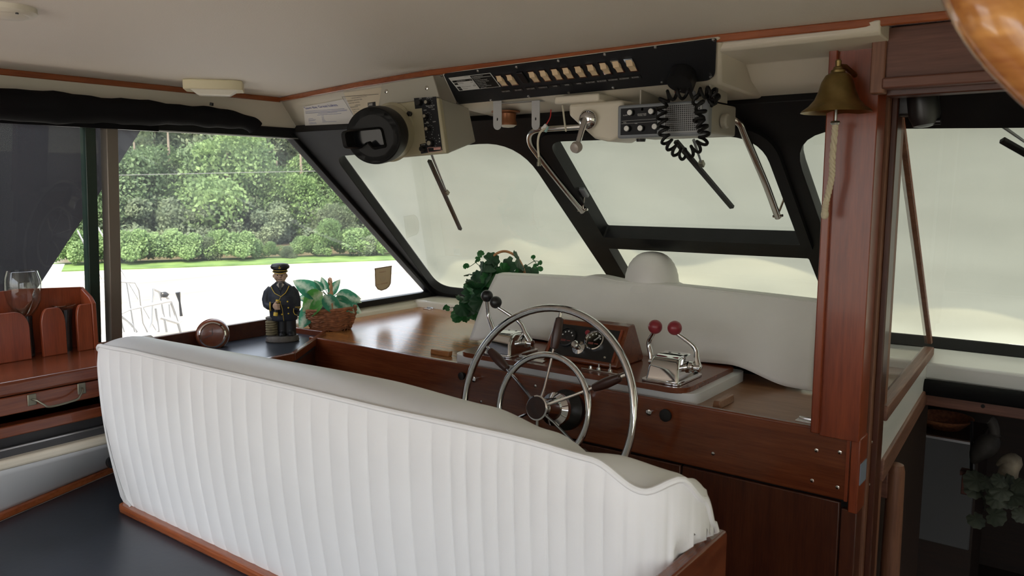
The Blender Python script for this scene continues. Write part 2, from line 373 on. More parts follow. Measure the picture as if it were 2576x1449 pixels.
# ceiling trims
TT = [PZ(px,py,1.95) for px,py in ((690,243),(740,237),(910,204),(1080,175),(1400,136),(1803,86),(2085,56),(2400,24))]
TT.append(V((.36, TT[-1].y, 1.95)))
TT[0] = V((-2.737, 2.04, 1.95))
ST(mk('trim_1', strip(TT, (0,.016,0), (0,0,-.018)), ORANGE, bevel=.003), 'orange varnished wood moulding along the front edge of the headliner', 'trim')
ST(mk('trim_2', strip([(-2.745,-1.6,1.951),(-2.745,2.05,1.951)], (.014,0,0), (0,0,-.020)), ORANGEY, bevel=.003), 'reddish wood moulding between the headliner and the port wall', 'trim')
# front header between the moulding and the windshield
def trim_y(x):
    for a,b in zip(TT, TT[1:]):
        if a.x <= x <= b.x: return a.y+(b.y-a.y)*(x-a.x)/(b.x-a.x)
    return TT[0].y if x < TT[0].x else TT[-1].y
mb = MB(); xs = [-2.76,-2.5,-2.3,-2.1,-1.9,-1.7]
mb.grid(lambda u,v: (xs[round(u*5)], (trim_y(xs[round(u*5)])+.014)*(1-v)+2.15*v, 1.945*(1-v)+1.824*v), 6, 4)
wf = ST(mk('wall_front', mb, BAND, solid=.006), 'cream header above the windshield', 'wall')
SECT = [(1.845,1.945),(1.846,1.922),(1.855,1.914),(2.02,1.905),(2.06,1.87),(2.135,1.826),(2.15,1.826),(2.15,1.945)]
mb = MB(); mb.prism([(-.79,y,z) for y,z in SECT], (.36,0,0)); mk('recessed_shelf', mb, CREAM, wf, bevel=.004)
mb = MB(); mb.prism([(-.43,y,z) for y,z in ((1.95,1.945),(2.0,1.83),(2.15,1.826),(2.15,1.945))], (.79,0,0)); mk('header_end', mb, BLACK, wf)
# ---- windshield: one black frame with four panes
WO = V((0, 2.16, 1.8)); WU = V((0, KW, -1)).normalized()
def w2(x, s, n=0.0): return V((x,0,0)) + WO + WU*s + WN*n
def wpx(px, py):
    p = WS(px, py); return (p.x, (p-WO).dot(WU))
def wz(z): return (1.8-z)/(-WU.z)
mir = lambda L: [(STARX(x), s) for x, s in L][::-1]
outer = [(-2.745,wz(1.832)),(-2.862,wz(1.015)),(STARX(-2.862),wz(1.015)),(STARX(-2.745),wz(1.832))]
p1 = [wpx(848,384),(wpx(1089,712)[0]-.01,wz(1.055)),(-1.66,wz(1.055)),(-1.645,wpx(1290,343)[1])]
pane1 = rounded(p1, [.07,.10,.05,.17], 8)
p2 = [wpx(1384,333),wpx(1525,578),wpx(2024,595),(-.80,wpx(1900,312)[1])]
pane2 = rounded(p2, [.06,.008,.008,.12], 8)
p3 = [wpx(1536,614),(-1.585,wz(1.055)),(-.79,wz(1.055)),wpx(2038,637)]
pane3 = rounded(p3, [.006,.05,.05,.006], 5)
pane4 = mir(pane1)
win3 = thing('window_3', (-1.187,2.6,1.4), 'black framed raked windshield of four panes under a canvas cover', 'windshield', kind='structure')
mk('frame', plate(outer, [pane1,pane2,pane3,pane4], .045, lambda x,y,z: w2(x,y,z)), BLACK, win3, bevel=.004)
ins = lambda L, d: L
def grow(L, g):
    cx = sum(p[0] for p in L)/len(L); cy = sum(p[1] for p in L)/len(L)
    sx = max(abs(p[0]-cx) for p in L); sy = max(abs(p[1]-cy) for p in L)
    return [(cx+(p[0]-cx)*(1+g/sx), cy+(p[1]-cy)*(1+g/sy)) for p in L]
mk('opening_frame', plate(grow(pane2,.030), [grow(pane2,-.004)], .02, lambda x,y,z: w2(x,y,z-.028)), BLACK, win3, bevel=.004)
for pn in (pane1,pane2,pane3,pane4):
    mb = MB(); mb.prism([w2(x,s,-.002) for x,s in grow(pn,.008)], WN*.005); mk('pane', mb, GLASSW, win3, smooth=False)
# cover over the windshield (outside)
def cov(u, v):
    x = -2.98+u*3.6; s = wz(1.86)+v*(wz(.96)-wz(1.86))
    return w2(x, s, .085+.012*math.sin(5*x+7*s)+.008*math.sin(11*x-6*s)+.02*math.sin(3.1*v)*math.sin(2*x)+.006*abs(math.sin(4*x+9*s+.6*math.sin(3*x)))**3)
tag(mk('windshield_cover', MB().grid(cov, 110, 34), CANVAS), 'cream translucent canvas cover stretched over the outside of the windshield', 'boat cover')
# ---- port windows
def pwin(name, poly, label, gm):
    r = thing(name, (-2.8,poly[0][0],1.4), label, 'window', kind='structure')
    mb = MB(); mb.prism([pwp(y,z,.02) for y,z in poly], (-.005,0,0)); mk('pane', mb, gm, r, smooth=False); return r
w1 = pwin('window_1', [(-1.5,1.03),(1.375,1.03),(1.375,1.80),(-1.5,1.80)], 'port side window aft of the grey-brown post', GLASS)
w2_ = pwin('window_2', [(1.375,1.03),(3.06,1.03),(2.14,1.81),(1.375,1.81)], 'port side window with a slanting front edge beside the windshield', GLASSD)
mb = MB(); mb.hexa([pwp(1.36,1.03,-.012),pwp(1.40,1.03,-.012),pwp(1.40,1.03,.035),pwp(1.36,1.03,.035),pwp(1.345,1.80,-.012),pwp(1.385,1.80,-.012),pwp(1.385,1.80,.035),pwp(1.345,1.80,.035)])
mk('post', mb, plain('grey brown anodised post', (.20,.17,.14), .4, metal=.3), w1, bevel=.003)
mb = MB(); mb.hexa([pwp(1.30,1.03,.01),pwp(1.335,1.03,.01),pwp(1.335,1.03,.05),pwp(1.30,1.03,.05),pwp(1.285,1.80,.01),pwp(1.32,1.80,.01),pwp(1.32,1.80,.05),pwp(1.285,1.80,.05)])
mk('sliding_stile', mb, plain('black green stile', (.015,.03,.022), .35), w1, bevel=.002)
mk('latch', MB().box((-2.845,1.27,1.022),(-2.79,1.47,1.045)), BLACK, w1, bevel=.004)
for r,a,b in ((w1,-1.6,1.36),(w2_,1.36,2.19)):
    mb = MB(); mb.hexa([pwp(a,1.792,-.012),pwp(b,1.792,-.012),pwp(b,1.792,.035),pwp(a,1.792,.035),pwp(a,1.832,-.012),pwp(b,1.832,-.012),pwp(b,1.832,.035),pwp(a,1.832,.035)])
    mk('top_rail', mb, BLACK, r, bevel=.003)
    mb = MB(); mb.hexa([pwp(a,1.788,-.014),pwp(b-.05,1.788,-.014),pwp(b-.05,1.788,-.005),pwp(a,1.788,-.005),pwp(a,1.793,-.014),pwp(b-.05,1.793,-.014),pwp(b-.05,1.793,-.005),pwp(a,1.793,-.005)])
    mk('bright_edge', mb, ALU, r)
mb = MB(); mb.hexa([pwp(2.2,1.018,-.014),pwp(3.08,1.018,-.014),pwp(3.08,1.018,.035),pwp(2.2,1.018,.035),pwp(2.2,1.047,-.010),pwp(3.04,1.047,-.010),pwp(3.04,1.047,.035),pwp(2.2,1.047,.035)])
mk('bottom_rail', mb, BLACK, w2_, bevel=.004)
# slanting corner post shared with the windshield
a0, a1 = V((wally(1.82)+.012,2.135,1.825)), V((wally(1.02)+.012,3.115,1.02))
mb = MB(); e = V((0,.05,.02)); f = V((-.05,0,0))
mb.hexa([a0-e*.9, a0+e*.5, a0+e*.5+f, a0-e*.9+f, a1-e*.9, a1+e*.5, a1+e*.5+f, a1-e*.9+f]); mk('front_stile', mb, BLACK, w2_, bevel=.004)
# starboard windows (opposite side, seen in reflections) with canvas outside
def stp(y, z, out=0.0): return V((STARX(wally(z))+out, y, z))
w5 = thing('window_5', (.45,1.8,1.4), 'starboard side window beside the companionway', 'window', kind='structure')
mb = MB(); mb.prism([stp(y,z,.02) for y,z in [(-1.5,1.03),(3.06,1.03),(2.14,1.81),(-1.5,1.81)]], (.005,0,0)); mk('pane', mb, GLASSP, w5, smooth=False)
for y in (-.6,.5,1.37):
    mb = MB(); mb.hexa([stp(y,1.02,-.012),stp(y+.05,1.02,-.012),stp(y+.05,1.02,.03),stp(y,1.02,.03),stp(y,1.83,-.012),stp(y+.05,1.83,-.012),stp(y+.05,1.83,.03),stp(y,1.83,.03)]); mk('post', mb, BLACK, w5)
b0, b1 = V((STARX(wally(1.82))-.012,2.135,1.825)), V((STARX(wally(1.02))-.012,3.115,1.02))
mb = MB(); mb.hexa([b0-e*.9, b0+e*.5, b0+e*.5-f, b0-e*.9-f, b1-e*.9, b1+e*.5, b1+e*.5-f, b1-e*.9-f]); mk('front_stile', mb, BLACK, w5)
tag(mk('side_window_cover', MB().grid(lambda u,v: stp(.2+u*2.95, 1.86-v*.9, .06+.01*math.sin(9*u+5*v)), 20, 10), CANVAS), 'cream canvas cover hanging outside the starboard side window', 'boat cover')
wa = thing('wall_aft', (-1.2,-1.6,0), 'unseen cream aft bulkhead added behind the camera to cut light, with a wide open window', 'wall', kind='structure')  # unseen bulkhead added to cut the light reaching the lower cabin
mk('lower_light_block', MB().box((-2.9,-1.65,-.06),(.5,-1.6,.60)), CREAM, wa); mk('side_light_block', MB().box((-.35,-1.65,.60),(.45,-1.6,1.96)), CREAM, wa)
# ---- foredeck and the dash ledge under the windshield
ST(mk('trim_3', MB().box((-2.87,2.9,.96),(-.47,3.14,1.018)), CREAM, bevel=.01), 'cream fibreglass ledge at the foot of the windshield behind the dash', 'ledge')
mb = MB(); mb.hexa([(-2.80,2.06,.96),(-2.80,2.95,.96),(-2.86,2.95,.96),(-2.86,2.06,.96),(-2.815,2.06,1.0),(-2.815,2.95,1.0),(-2.86,2.95,1.02),(-2.86,2.06,1.02)])
ST(mk('trim_4', mb, CREAM, bevel=.005), 'cream side ledge between the varnished dash and the port window', 'ledge')
fd = ST(mk('foredeck', MB().box((-3.2,3.10,.88),(.85,6.5,.96)), WHITEG, bevel=.01), 'white foredeck in front of the windshield', 'deck')
# ---- starboard: post, bulkhead header, door jamb, glass partition, sill
post = thing('trim_5', (-.5,2.0,1.0), 'tall red mahogany post carrying the brass bell', 'post', kind='structure')
mk('panel', MB().box((-.548,1.975,.985),(-.455,2.05,1.945)), MAHZ, post, bevel=.002)
mk('batten', MB().box((-.566,1.962,.992),(-.546,2.05,1.945)), MAHZ, post, bevel=.003)
mk('screw', MB().lathe([(.0001,0),(.004,.001),(.004,.003)], (-.51,1.9755,1.925), (0,-1,0), 10), STEEL, post)
jamb = thing('trim_6', (-.46,2.09,0), 'worn mahogany door jamb at the companionway', 'door jamb', kind='structure')
mk('jamb', MB().box((-.474,2.06,-.1),(-.449,2.13,1.945)), OLDZ, jamb, bevel=.003)
mk('stop', MB().box((-.450,2.08,-.1),(-.434,2.13,1.81)), DARKZ, jamb, bevel=.003)
mk('inner_jamb', MB().box((-.462,2.13,-.1),(-.437,2.17,1.81)), OLDZ, jamb, bevel=.003)
hd = thing('trim_7', (-.05,1.9,1.82), 'mahogany header panel over the companionway door', 'door header', kind='structure')
mk('panel', MB().box((-.435,1.925,1.83),(.36,1.945,1.94)), OLDX, hd, bevel=.002)
mk('bottom_rail', MB().box((-.435,1.905,1.808),(.36,1.95,1.832)), OLDX, hd, bevel=.004)
mk('under_rail', MB().box((-.435,1.95,1.795),(.36,2.0,1.815)), DARKX, hd, bevel=.003)
mk('stile', MB().box((-.462,1.915,1.80),(-.432,1.95,1.945)), OLDZ, hd, bevel=.003)
# partition along the companionway
def part(y, z, dx=0.0): return V((-.443-(y-2.06)*.046+dx, y, z))
gp = thing('window_4', (-.46,2.5,1.02), 'glass partition in a worn wooden frame between helm and companionway', 'glass partition', kind='structure')
WSY = lambda z: 2.16+(1.8-z)*KW
mb = MB(); mb.prism([part(2.16,1.04),part(WSY(1.04)-.05,1.04),part(WSY(1.80)-.01,1.80),part(2.16,1.80)], (.005,0,0)); mk('pane', mb, GLASSP, gp, smooth=False)
mb = MB(); mb.hexa([part(2.13,1.005,-.015),part(3.0,1.02,-.015),part(3.0,1.02,.02),part(2.13,1.005,.02),part(2.13,1.045,-.015),part(3.0,1.05,-.015),part(3.0,1.05,.02),part(2.13,1.045,.02)]); mk('bottom_rail', mb, OLDY, gp, bevel=.004)
for dy, nm in ((0,'front_stile'),(-.022,'front_stile_bead')):
    mb = MB(); q = lambda z, d, dx: part(WSY(z)-.05+dy+d, z, dx)
    mb.hexa([q(1.06,0,-.01),q(1.06,.014,-.01),q(1.06,.014,.012),q(1.06,0,.012),q(1.79,0,-.01),q(1.79,.014,-.01),q(1.79,.014,.012),q(1.79,0,.012)])
    mk(nm, mb, OLDZ if dy else ORANGE, gp, bevel=.002)
sl_ = thing('wall_companionway', (-.45,2.5,0), 'white side panel and wooden rail below the glass partition', 'wall', kind='structure')
mb = MB(); mb.hexa([part(2.13,.90,-.03),part(2.93,.93,-.03),part(2.93,.93,.012),part(2.13,.90,.012),part(2.13,1.006,-.03),part(2.93,1.022,-.03),part(2.93,1.022,.012),part(2.13,1.006,.012)]); mk('white_panel', mb, WHITEG, sl_)
mb = MB(); mb.hexa([part(2.13,.845,-.03),part(2.92,.875,-.03),part(2.92,.875,.02),part(2.13,.845,.02),part(2.13,.905,-.03),part(2.92,.93,-.03),part(2.92,.93,.02),part(2.13,.905,.02)]); mk('lower_rail', mb, OLDY, sl_, bevel=.004)
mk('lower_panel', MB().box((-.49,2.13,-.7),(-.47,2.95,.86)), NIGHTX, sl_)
# sill in front of the companionway
si = thing('wall_forward', (-.05,2.95,.9), 'white fibreglass sill and wooden beam above the forward cabin', 'wall', kind='structure')
mb = MB(); mb.hexa([(-.492,2.905,.955),(.47,2.905,.955),(.47,3.12,.955),(-.492,3.12,.955),(-.492,2.90,1.012),(.47,2.90,1.012),(.47,3.12,1.045),(-.492,3.12,1.045)]); mk('white_sill', mb, WHITEG, si, bevel=.008)
mk('beam', MB().box((-.50,2.90,.868),(.47,2.95,.915)), OLDX, si, bevel=.004)
for x in (-.30,-.06): mk('screw', MB().lathe([(.006,0),(.006,.002)], (x,2.90,.893), (0,-1,0), 10), BLACK, si)
# forward cabin shell
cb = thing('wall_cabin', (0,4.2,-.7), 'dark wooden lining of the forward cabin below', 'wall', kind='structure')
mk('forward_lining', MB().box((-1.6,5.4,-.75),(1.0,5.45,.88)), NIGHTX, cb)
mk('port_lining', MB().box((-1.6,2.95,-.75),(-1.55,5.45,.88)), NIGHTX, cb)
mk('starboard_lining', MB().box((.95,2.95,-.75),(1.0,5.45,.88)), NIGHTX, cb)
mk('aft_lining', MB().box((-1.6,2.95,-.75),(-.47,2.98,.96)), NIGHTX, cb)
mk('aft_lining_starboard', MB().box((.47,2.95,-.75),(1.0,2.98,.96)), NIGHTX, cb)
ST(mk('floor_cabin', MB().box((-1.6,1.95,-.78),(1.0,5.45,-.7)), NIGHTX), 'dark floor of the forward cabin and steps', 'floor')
# ================================================================== DASH
dash = thing('helm_dashboard', (-1.5,2.1,0), 'mahogany helm dashboard with a varnished veneer top', 'dashboard')
mk('fascia', MB().box((-2.545,2.0,.823),(-.475,2.02,.997)), MAHX, dash, bevel=.004)
mk('fascia_end', MB().box((-.475,1.988,.80),(-.453,2.058,.99)), MAHZ, dash, bevel=.003)
mk('fascia_edge', MB().box((-.487,1.997,.823),(-.479,2.0005,.997)), MAHZ, dash)
mk('shadow_gap', MB().box((-2.55,2.02,.80),(-.475,2.03,.84)), BLACK, dash)  # black strip puts the shade of the joint into colour
mk('top_panel', MB().prism([(-2.80,2.09,.962),(-2.60,2.125,.962),(-2.56,2.018,.962),(-1.80,2.018,.962),(-1.80,2.905,.962),(-2.80,2.905,.962)][::-1], (0,0,.022)), DASH, dash, bevel=.002)
mk('centre_panel', MB().box((-1.80,2.02,.955),(-.93,2.90,.975)), DASHR, dash)
mk('hatch_panel', MB().box((-.93,2.02,.962),(-.48,2.90,.984)), DASHR, dash, bevel=.002)
mk('lower_panel', MB().box((-.925,2.008,0),(-.498,2.03,.814)), DARKZ, dash, bevel=.003)
mk('lower_panel', MB().box((-1.75,2.008,0),(-.930,2.03,.814)), DARKZ, dash, bevel=.003)
mk('lower_panel', MB().box((-2.55,2.008,0),(-1.755,2.03,.814)), DARKZ, dash, bevel=.003)
mk('corner_post', MB().box((-.494,2.006,0),(-.456,2.058,.80)), DARKZ, dash, bevel=.003)
mb = MB(); c = PZ(1110,893,.984); mb.prism([(c.x-.045,c.y-.012,.984),(c.x+.045,c.y-.012,.984),(c.x+.045,c.y-.008,1.003),(c.x-.045,c.y-.008,1.003)], (0,.022,0)); mk('wood_pull', mb, DASH, dash, bevel=.003)
c = PZ(1812,1022,.984); mb = MB(); mb.prism([(c.x-.012,c.y-.03,.984),(c.x+.014,c.y-.03,.984),(c.x+.010,c.y-.03,1.006),(c.x-.008,c.y-.03,1.006)], (0,.10,0)); mk('wood_pull', mb, DASHR, dash, bevel=.003)
for px,py in ((2026,1059),(1078,777)):
    c = PZ(px,py,.985); mb = MB(); mb.box((c.x-.022,c.y-.018,.983),(c.x+.022,c.y+.018,.988)); mb.tube([(c.x-.02,c.y+.012,.989),(c.x+.022,c.y+.012,.989)], .004, 8); mk('hinge', mb, CHROME, dash, bevel=.001)
def fknob(px, py, r, d, mt, nm):
    c = PY(px,py,2.0); mk(nm, MB().lathe([(r*.6,0),(r*.6,d*.4),(r,d*.5),(r,d*.9),(r*.6,d)], c, (0,-1,0), 16), mt, dash)
fknob(1168,944,.013,.02,BLKP,'knob'); fknob(1200,951,.010,.022,CHROME,'push_button'); fknob(1639,1034,.009,.02,CHROME,'push_button'); fknob(1678,1043,.018,.014,BLKP,'socket')
for px,py in ((1347,971),(1464,990),(1210,1010),(2054,1133),(2113,1138),(2043,1209),(2107,1226),(1794,1141)):
    c = PY(px,py,2.0); mk('screw', MB().lathe([(.005,0),(.005,.001),(.002,.0022)], c, (0,-1,0), 10), STEEL, dash)
c = PX(2152,1165,-.4615)
pl = mk('number_plate', MB().box((-.453,1.995,.872),(-.4512,2.052,.925)), plain('blue grey plate', (.22,.27,.36), .4), dash)
for z in (.96,.85): mk('screw', MB().lathe([(.006,0),(.006,.002),(.003,.004)], (-.448,2.085,z), (1,-.3,0), 10), STEEL, jamb)
# tray cabinet on the port side
tr = thing('corner_cabinet', (-2.6,1.8,0), 'mahogany corner cabinet with a dark blue-black tray top and raised edge', 'cabinet')
TP = [(-2.80,2.085),(-2.585,2.112),(-2.335,1.765),(-2.335,1.45),(-2.80,1.45)]
mk('tray_top', MB().prism([(x,y,.955) for x,y in TP][::-1], (0,0,.022)), DECKV, tr)
for a,b in zip(TP[:4], TP[1:]):
    mk('raised_edge', MB().beam((*a,.984),(*b,.984), .018,.030), MAHX, tr, bevel=.003)
mk('side_panel', MB().prism([(-2.58,2.10,0),(-2.335,1.76,0),(-2.335,1.45,0),(-2.79,1.45,0),(-2.79,2.07,0)], (0,0,.955)), DARKZ, tr)
tag(mk('backing_board', MB().prism([(-2.825,1.42,.95),(-2.825,2.09,.95),(-2.82,2.09,1.043),(-2.82,1.42,1.040)], (.022,0,0)), DARKX, bevel=.003), 'dark mahogany board standing behind the tray below the port window', 'board')
# ================================================================== HELM PEDESTAL
ped = thing('helm_pedestal', (-1.35,2.2,.975), 'low white pedestal with a mahogany top carrying the controls', 'pedestal')
mk('white_base', plate(rounded([(-1.82,2.045),(-.905,2.035),(-.905,2.42),(-1.82,2.42)],[.05,.05,.03,.03]), [], .045, lambda x,y,z: V((x,y,.9925+z))), WHITEG, ped, bevel=.006)
mk('mahogany_top', plate(rounded([(-1.785,2.03),(-.93,2.02),(-.93,2.40),(-1.785,2.40)],[.06,.06,.03,.03]), [], .016, lambda x,y,z: V((x,y,1.022+z))), MAHX, ped, bevel=.006)
HT = 1.0300
def control(c, ballmat, balls, label, group):
    c = V((c[0],c[1],HT)); r = thing('engine_control', c, label, 'engine control', group)
    # housing: trapezoid cast in chrome, curved front
    W, Dp, H = .053, .078, .074
    prof = [(-Dp,0),(-Dp*.93,.012),(-Dp*.86,H*.55),(-Dp*.62,H*.9),(-Dp*.4,H),(Dp*.55,H),(Dp*.8,H*.8),(Dp,0)]
    def f(u, v):
        i = min(int(u*28), 27.999); t = u*(len(prof)-1); k = min(int(t), len(prof)-2); t -= k
        y = prof[k][0]*(1-t)+prof[k+1][0]*t; z = prof[k][1]*(1-t)+prof[k+1][1]*t
        w_ = W*(1-.18*z/H); return c+V(((2*v-1)*w_, y, z))
    mb = MB(); mb.prism([c+V((-W,y,z)) for y,z in prof], (2*W,0,0))
    for v in mb.bm.verts:
        d = v.co-c; v.co.x = c.x+d.x*(1-.2*d.z/H)
    mk('housing', mb, CHROME, r, bevel=.008, seg=4)
    mk('base_plate', plate(rounded([(-.062,-.088),(.062,-.088),(.062,.085),(-.062,.085)],[.02]*4), [], .005, lambda x,y,z: c+V((x,y,.0035+z))), CHROME, r, bevel=.002)
    for sx in (-.03,.03): mk('screw', MB().lathe([(.004,0),(.004,.001)], c+V((sx*.5,.01,H)), (0,0,1), 8), BLKP, r)
    for s, top in zip((-1,1), balls):
        top = V(top); hub = c+V((s*W*1.02,.015,.038))
        mk('pivot', MB().lathe([(.018,0),(.017,.012),(.012,.016),(.012,.034),(.008,.036)], hub-V((s*.006,0,0)), (s,0,0), 16), CHROME, r)
        st = hub+V((s*.022,0,0))
        mid = st*.45+top*.55+V((s*.022,.012,.004))
        lv = mk('lever', MB().tube(catmull([st, st*.75+top*.25+V((s*.010,.006,0)), mid, top],8), [.0105-.0045*i/24 for i in range(25)], 10), CHROME, r)
        b = mk('ball_knob', MB().ball(top+V((0,0,.012)), .0215, 20), ballmat, r)
    return r
control((-1.02,2.13), REDK, [PL(1648,832,(-1.05,2.16,0),FW*V((1,1,0))), PL(1697,835,(-1.0,2.16,0),FW*V((1,1,0)))], 'chrome twin-lever engine control with dark red ball knobs', 'engine controls')
control((-1.625,2.13), BLKP, [PL(1225,753,(-1.68,2.20,0),FW*V((1,1,0))), PL(1247,769,(-1.62,2.20,0),FW*V((1,1,0)))], 'chrome twin-lever engine control with black ball knobs', 'engine controls')
# instrument box
ib = thing('instrument_box', (-1.34,2.2,HT), 'mahogany wedge-shaped instrument box with a black gauge panel', 'instrument box')
X0, X1 = -1.485, -1.205
sec = [(2.135,0),(2.105,.006),(2.205,.128),(2.235,.130),(2.285,0)]
sec = [(2.125,0),(2.120,.008),(2.195,.125),(2.235,.128),(2.30,.012),(2.295,0)]
mk('case', MB().prism([(X0,y,HT+z) for y,z in sec], (X1-X0,0,0)), MAHX, ib, bevel=.006)
IU = V((0,.075,.117)).normalized(); IN = V((0,-.117,.075)).normalized(); IO = V(((X0+X1)/2,2.1575,HT+.0665))
def ip(x, s, n=0.0): return IO+V((x,0,0))+IU*s+IN*n
mk('gauge_panel', plate([(-.118,-.058),(.118,-.058),(.118,.050),(-.118,.050)],[], .006, lambda x,y,z: ip(x,y,z+.002)), BLKP, ib, bevel=.001)
for q in ((-.124,0,.004,.066),(.124,0,.004,.066)):
    mk('bead', MB().obox(ip(q[0],-.003,.004), (q[2],0,0), IU*q[3]*.85, IN*.004), MAHZ, ib, bevel=.001)
for k,(gx,gs,gr,rim) in enumerate(((-.064,.004,.033,BLKP),(.040,.006,.034,CHROME))):
    g = mk('gauge', MB().lathe([(gr*.1,.010),(gr*.86,.010),(gr*.9,.015),(gr,.014),(gr,.005)], ip(gx,gs), IN, 28, cap=False), rim, ib)
    mk('dial', MB().lathe([(gr*.88,.009),(.0001,.0095)], ip(gx,gs), IN, 28, cap=False), plain('dial face', (.03,.03,.032), .4), g)
    mb = MB()
    for t in range(5):
        a = math.radians(160-35*t*1.0); mb.obox(ip(gx+math.cos(a)*gr*.62,gs+math.sin(a)*gr*.62,.0105), V((1,0,0))*.0022, IU*.0022, IN*.0003)
    if k: mb.beam(ip(gx,gs-.002,.012), ip(gx+.019,gs+.018,.012), .0015,.001, IN)
    mk('markings', mb, INKW, g)
    mb = MB(); mb.obox(ip(gx-.010,gs-.012,.0105), V((.009,0,0)), IU*.0035, IN*.0003); mb.obox(ip(gx+.010,gs-.012,.0105), V((.007,0,0)), IU*.0015, IN*.0003); mk('red_markings', mb, INKR, g)
ks = mk('key_switch', MB().lathe([(.0225,0),(.0225,.004),(.016,.006),(.010,.008),(.009,.024),(.013,.025),(.013,.032),(.009,.036)], ip(-.010,-.026,.005), IN, 24), CHROME, ib)
mk('warning_lamp', MB().lathe([(.009,0),(.009,.004),(.0062,.007)], ip(.004,.030,.004), IN, 16), REDK, ib)
for sx,s in ((.092,-.045),(-.1,-.045)): mk('screw', MB().lathe([(.0045,0),(.003,.002)], ip(sx,s,.005), IN, 10), STEEL, ib)
tab = thing('trim_tab_switch', (-1.2,2.09,HT), 'small chrome toggle switch plate in front of the instrument box', 'switch')
mk('plate', MB().box((-1.30,2.066,HT),(-1.165,2.098,HT+.003)), STEEL, tab, bevel=.001)
for x,h in ((-1.275,.008),(-1.245,.018),(-1.205,.024)): mk('toggle', MB().lathe([(.007,0),(.006,.006),(.003,.007),(.003,h)], (x,2.082,HT+.003), (0,0,1), 12), CHROME, tab)
tab2 = thing('control_lever_plate', (-1.5,2.09,HT), 'small chrome latch lying beside the black-knobbed engine control', 'latch')
mk('plate', MB().box((-1.545,2.055,HT),(-1.44,2.085,HT+.004)), STEEL, tab2, bevel=.001); mk('lever', MB().box((-1.54,2.06,HT+.004),(-1.49,2.078,HT+.014)), CHROME, tab2, bevel=.003)
# ================================================================== STEERING WHEEL
wc = V((-1.30,1.86,.95)); TL_ = math.radians(15)
WV = V((0,math.sin(TL_),math.cos(TL_))); WX = V((1,0,0)); WNn = V((0,-math.cos(TL_),math.sin(TL_)))   # normal towards the seat
wh = thing('steering_wheel', wc, 'chrome two-ring steering wheel with dark wooden spoke grips', 'steering wheel')
def wp_(r, a, n=0.0): return wc+(WX*math.cos(a)+WV*math.sin(a))*r+WNn*n
mk('outer_rim', MB().tube([wp_(.297,k*2*math.pi/72) for k in range(72)], .0115, 12, closed=True), CHROME, wh)
mk('inner_rim', MB().tube([wp_(.157,k*2*math.pi/60,.004) for k in range(60)], .0095, 12, closed=True), CHROME, wh)
for k in range(6):
    a = math.radians(90+60*k+(-2))
    sp = mk('spoke', MB().tube([wp_(.03,a,.02), wp_(.06,a,.012), wp_(.15,a,.003), wp_(.297,a,0)], .0045, 8), CHROME, wh)
    if True:
        prof = [(.006,.176),(.011,.18),(.014,.20),(.0155,.222),(.014,.25),(.0115,.268),(.006,.272)]
        d = (WX*math.cos(a)+WV*math.sin(a)); mk('grip', MB().lathe(prof, wc, d, 16), plain('dark turned wood', (.045,.017,.012), .35) if k==0 else bpy.data.materials['dark turned wood'], sp if False else wh)
mk('hub', MB().lathe([(.05,-.075),(.05,-.06),(.034,-.05),(.028,.0),(.030,.010),(.036,.030),(.037,.034),(.034,.036)], wc, WNn, 32), CHROME, wh)
mk('hub_disc', MB().lathe([(.0335,.033),(.032,.038),(.0001,.040)], wc, WNn, 32, cap=False), plain('dark hub disc', (.035,.016,.014), .35, var=.3, vscale=60), wh)
mk('flange', MB().lathe([(.062,-.135),(.062,-.12),(.05,-.11),(.03,-.1),(.03,-.05)], wc, WNn, 28), BLKP, wh)
# ================================================================== WHITE COVER and the dome behind it
cvt = thing('instrument_cover', (-1.3,2.4,.985), 'long white vinyl cover draped over the instrument row', 'cover')
XL0, XR0 = -1.98, -.685
def coverf(u, v):
    x = XL0+(XR0-XL0)*u
    # bottom front follows the pedestal and dips at the right
    zb = 1.000 if u < .05 else 1.033
    zb = 1.0+.033*smoothstep(.03,.1,u)-.045*smoothstep(.80,.95,u)+.006*math.sin(u*9)
    xt = -2.00+(-.715+2.00)*u
    zt = 1.236+.014*math.sin(u*3.1)+.012*smoothstep(.30,.36,u)*(1-smoothstep(.36,.46,u))
    yb = 2.33+.05*u; yt = 2.52-.01*u
    t = v
    if t < .72:
        k = t/.72; y = yb+(yt-yb)*k; z = zb+(zt-zb)*k; xx = x+(xt-x)*k
        y += .010*math.sin(k*3.1)*math.sin(u*14)*.6-.012*math.sin(k*3.14)
        y -= .012*smoothstep(.36,.40,u)*(1-smoothstep(.42,.5,u))*smoothstep(.55,.95,k)
    else:
        k = (t-.72)/.28; y = yt+.16*k; z = zt+.010*math.sin(k*3.14)-.035*k*k; xx = xt
    return V((xx,y,z))
mb = MB(); mb.grid(coverf, 64, 26); mk('front', mb, COVER, cvt, solid=.003)
def endf(u, v, s):                              # end gussets
    uu = 0.0 if s < 0 else 1.0
    vv = v*1.0; p = coverf(uu, vv); b = V((p.x, 2.70-(.0 if vv>.72 else .0), p.z if vv > .72 else p.z))
    return p*(1-u)+V((p.x+s*.012*math.sin(u*3.1), 2.68, p.z-.02*u))*u
for s in (-1,1):
    mb = MB(); mb.grid(lambda u,v: endf(u,v,s), 8, 20); mk('end_gusset', mb, COVER, cvt, solid=.003)
mb = MB(); mb.tube([coverf(1.0,k/20*.74)+V((.001,-.001,.001)) for k in range(21)], .0025, 6); mk('seam', mb, COVER, cvt)
mb = MB(); mb.tube([coverf(k/40,.725)+V((0,-.001,.0015)) for k in range(41)], .002, 6); mk('hem', mb, COVER, cvt)
mk('support_box', MB().box((-1.90,2.50,.985),(-.80,2.66,1.15)), BLKP, cvt)
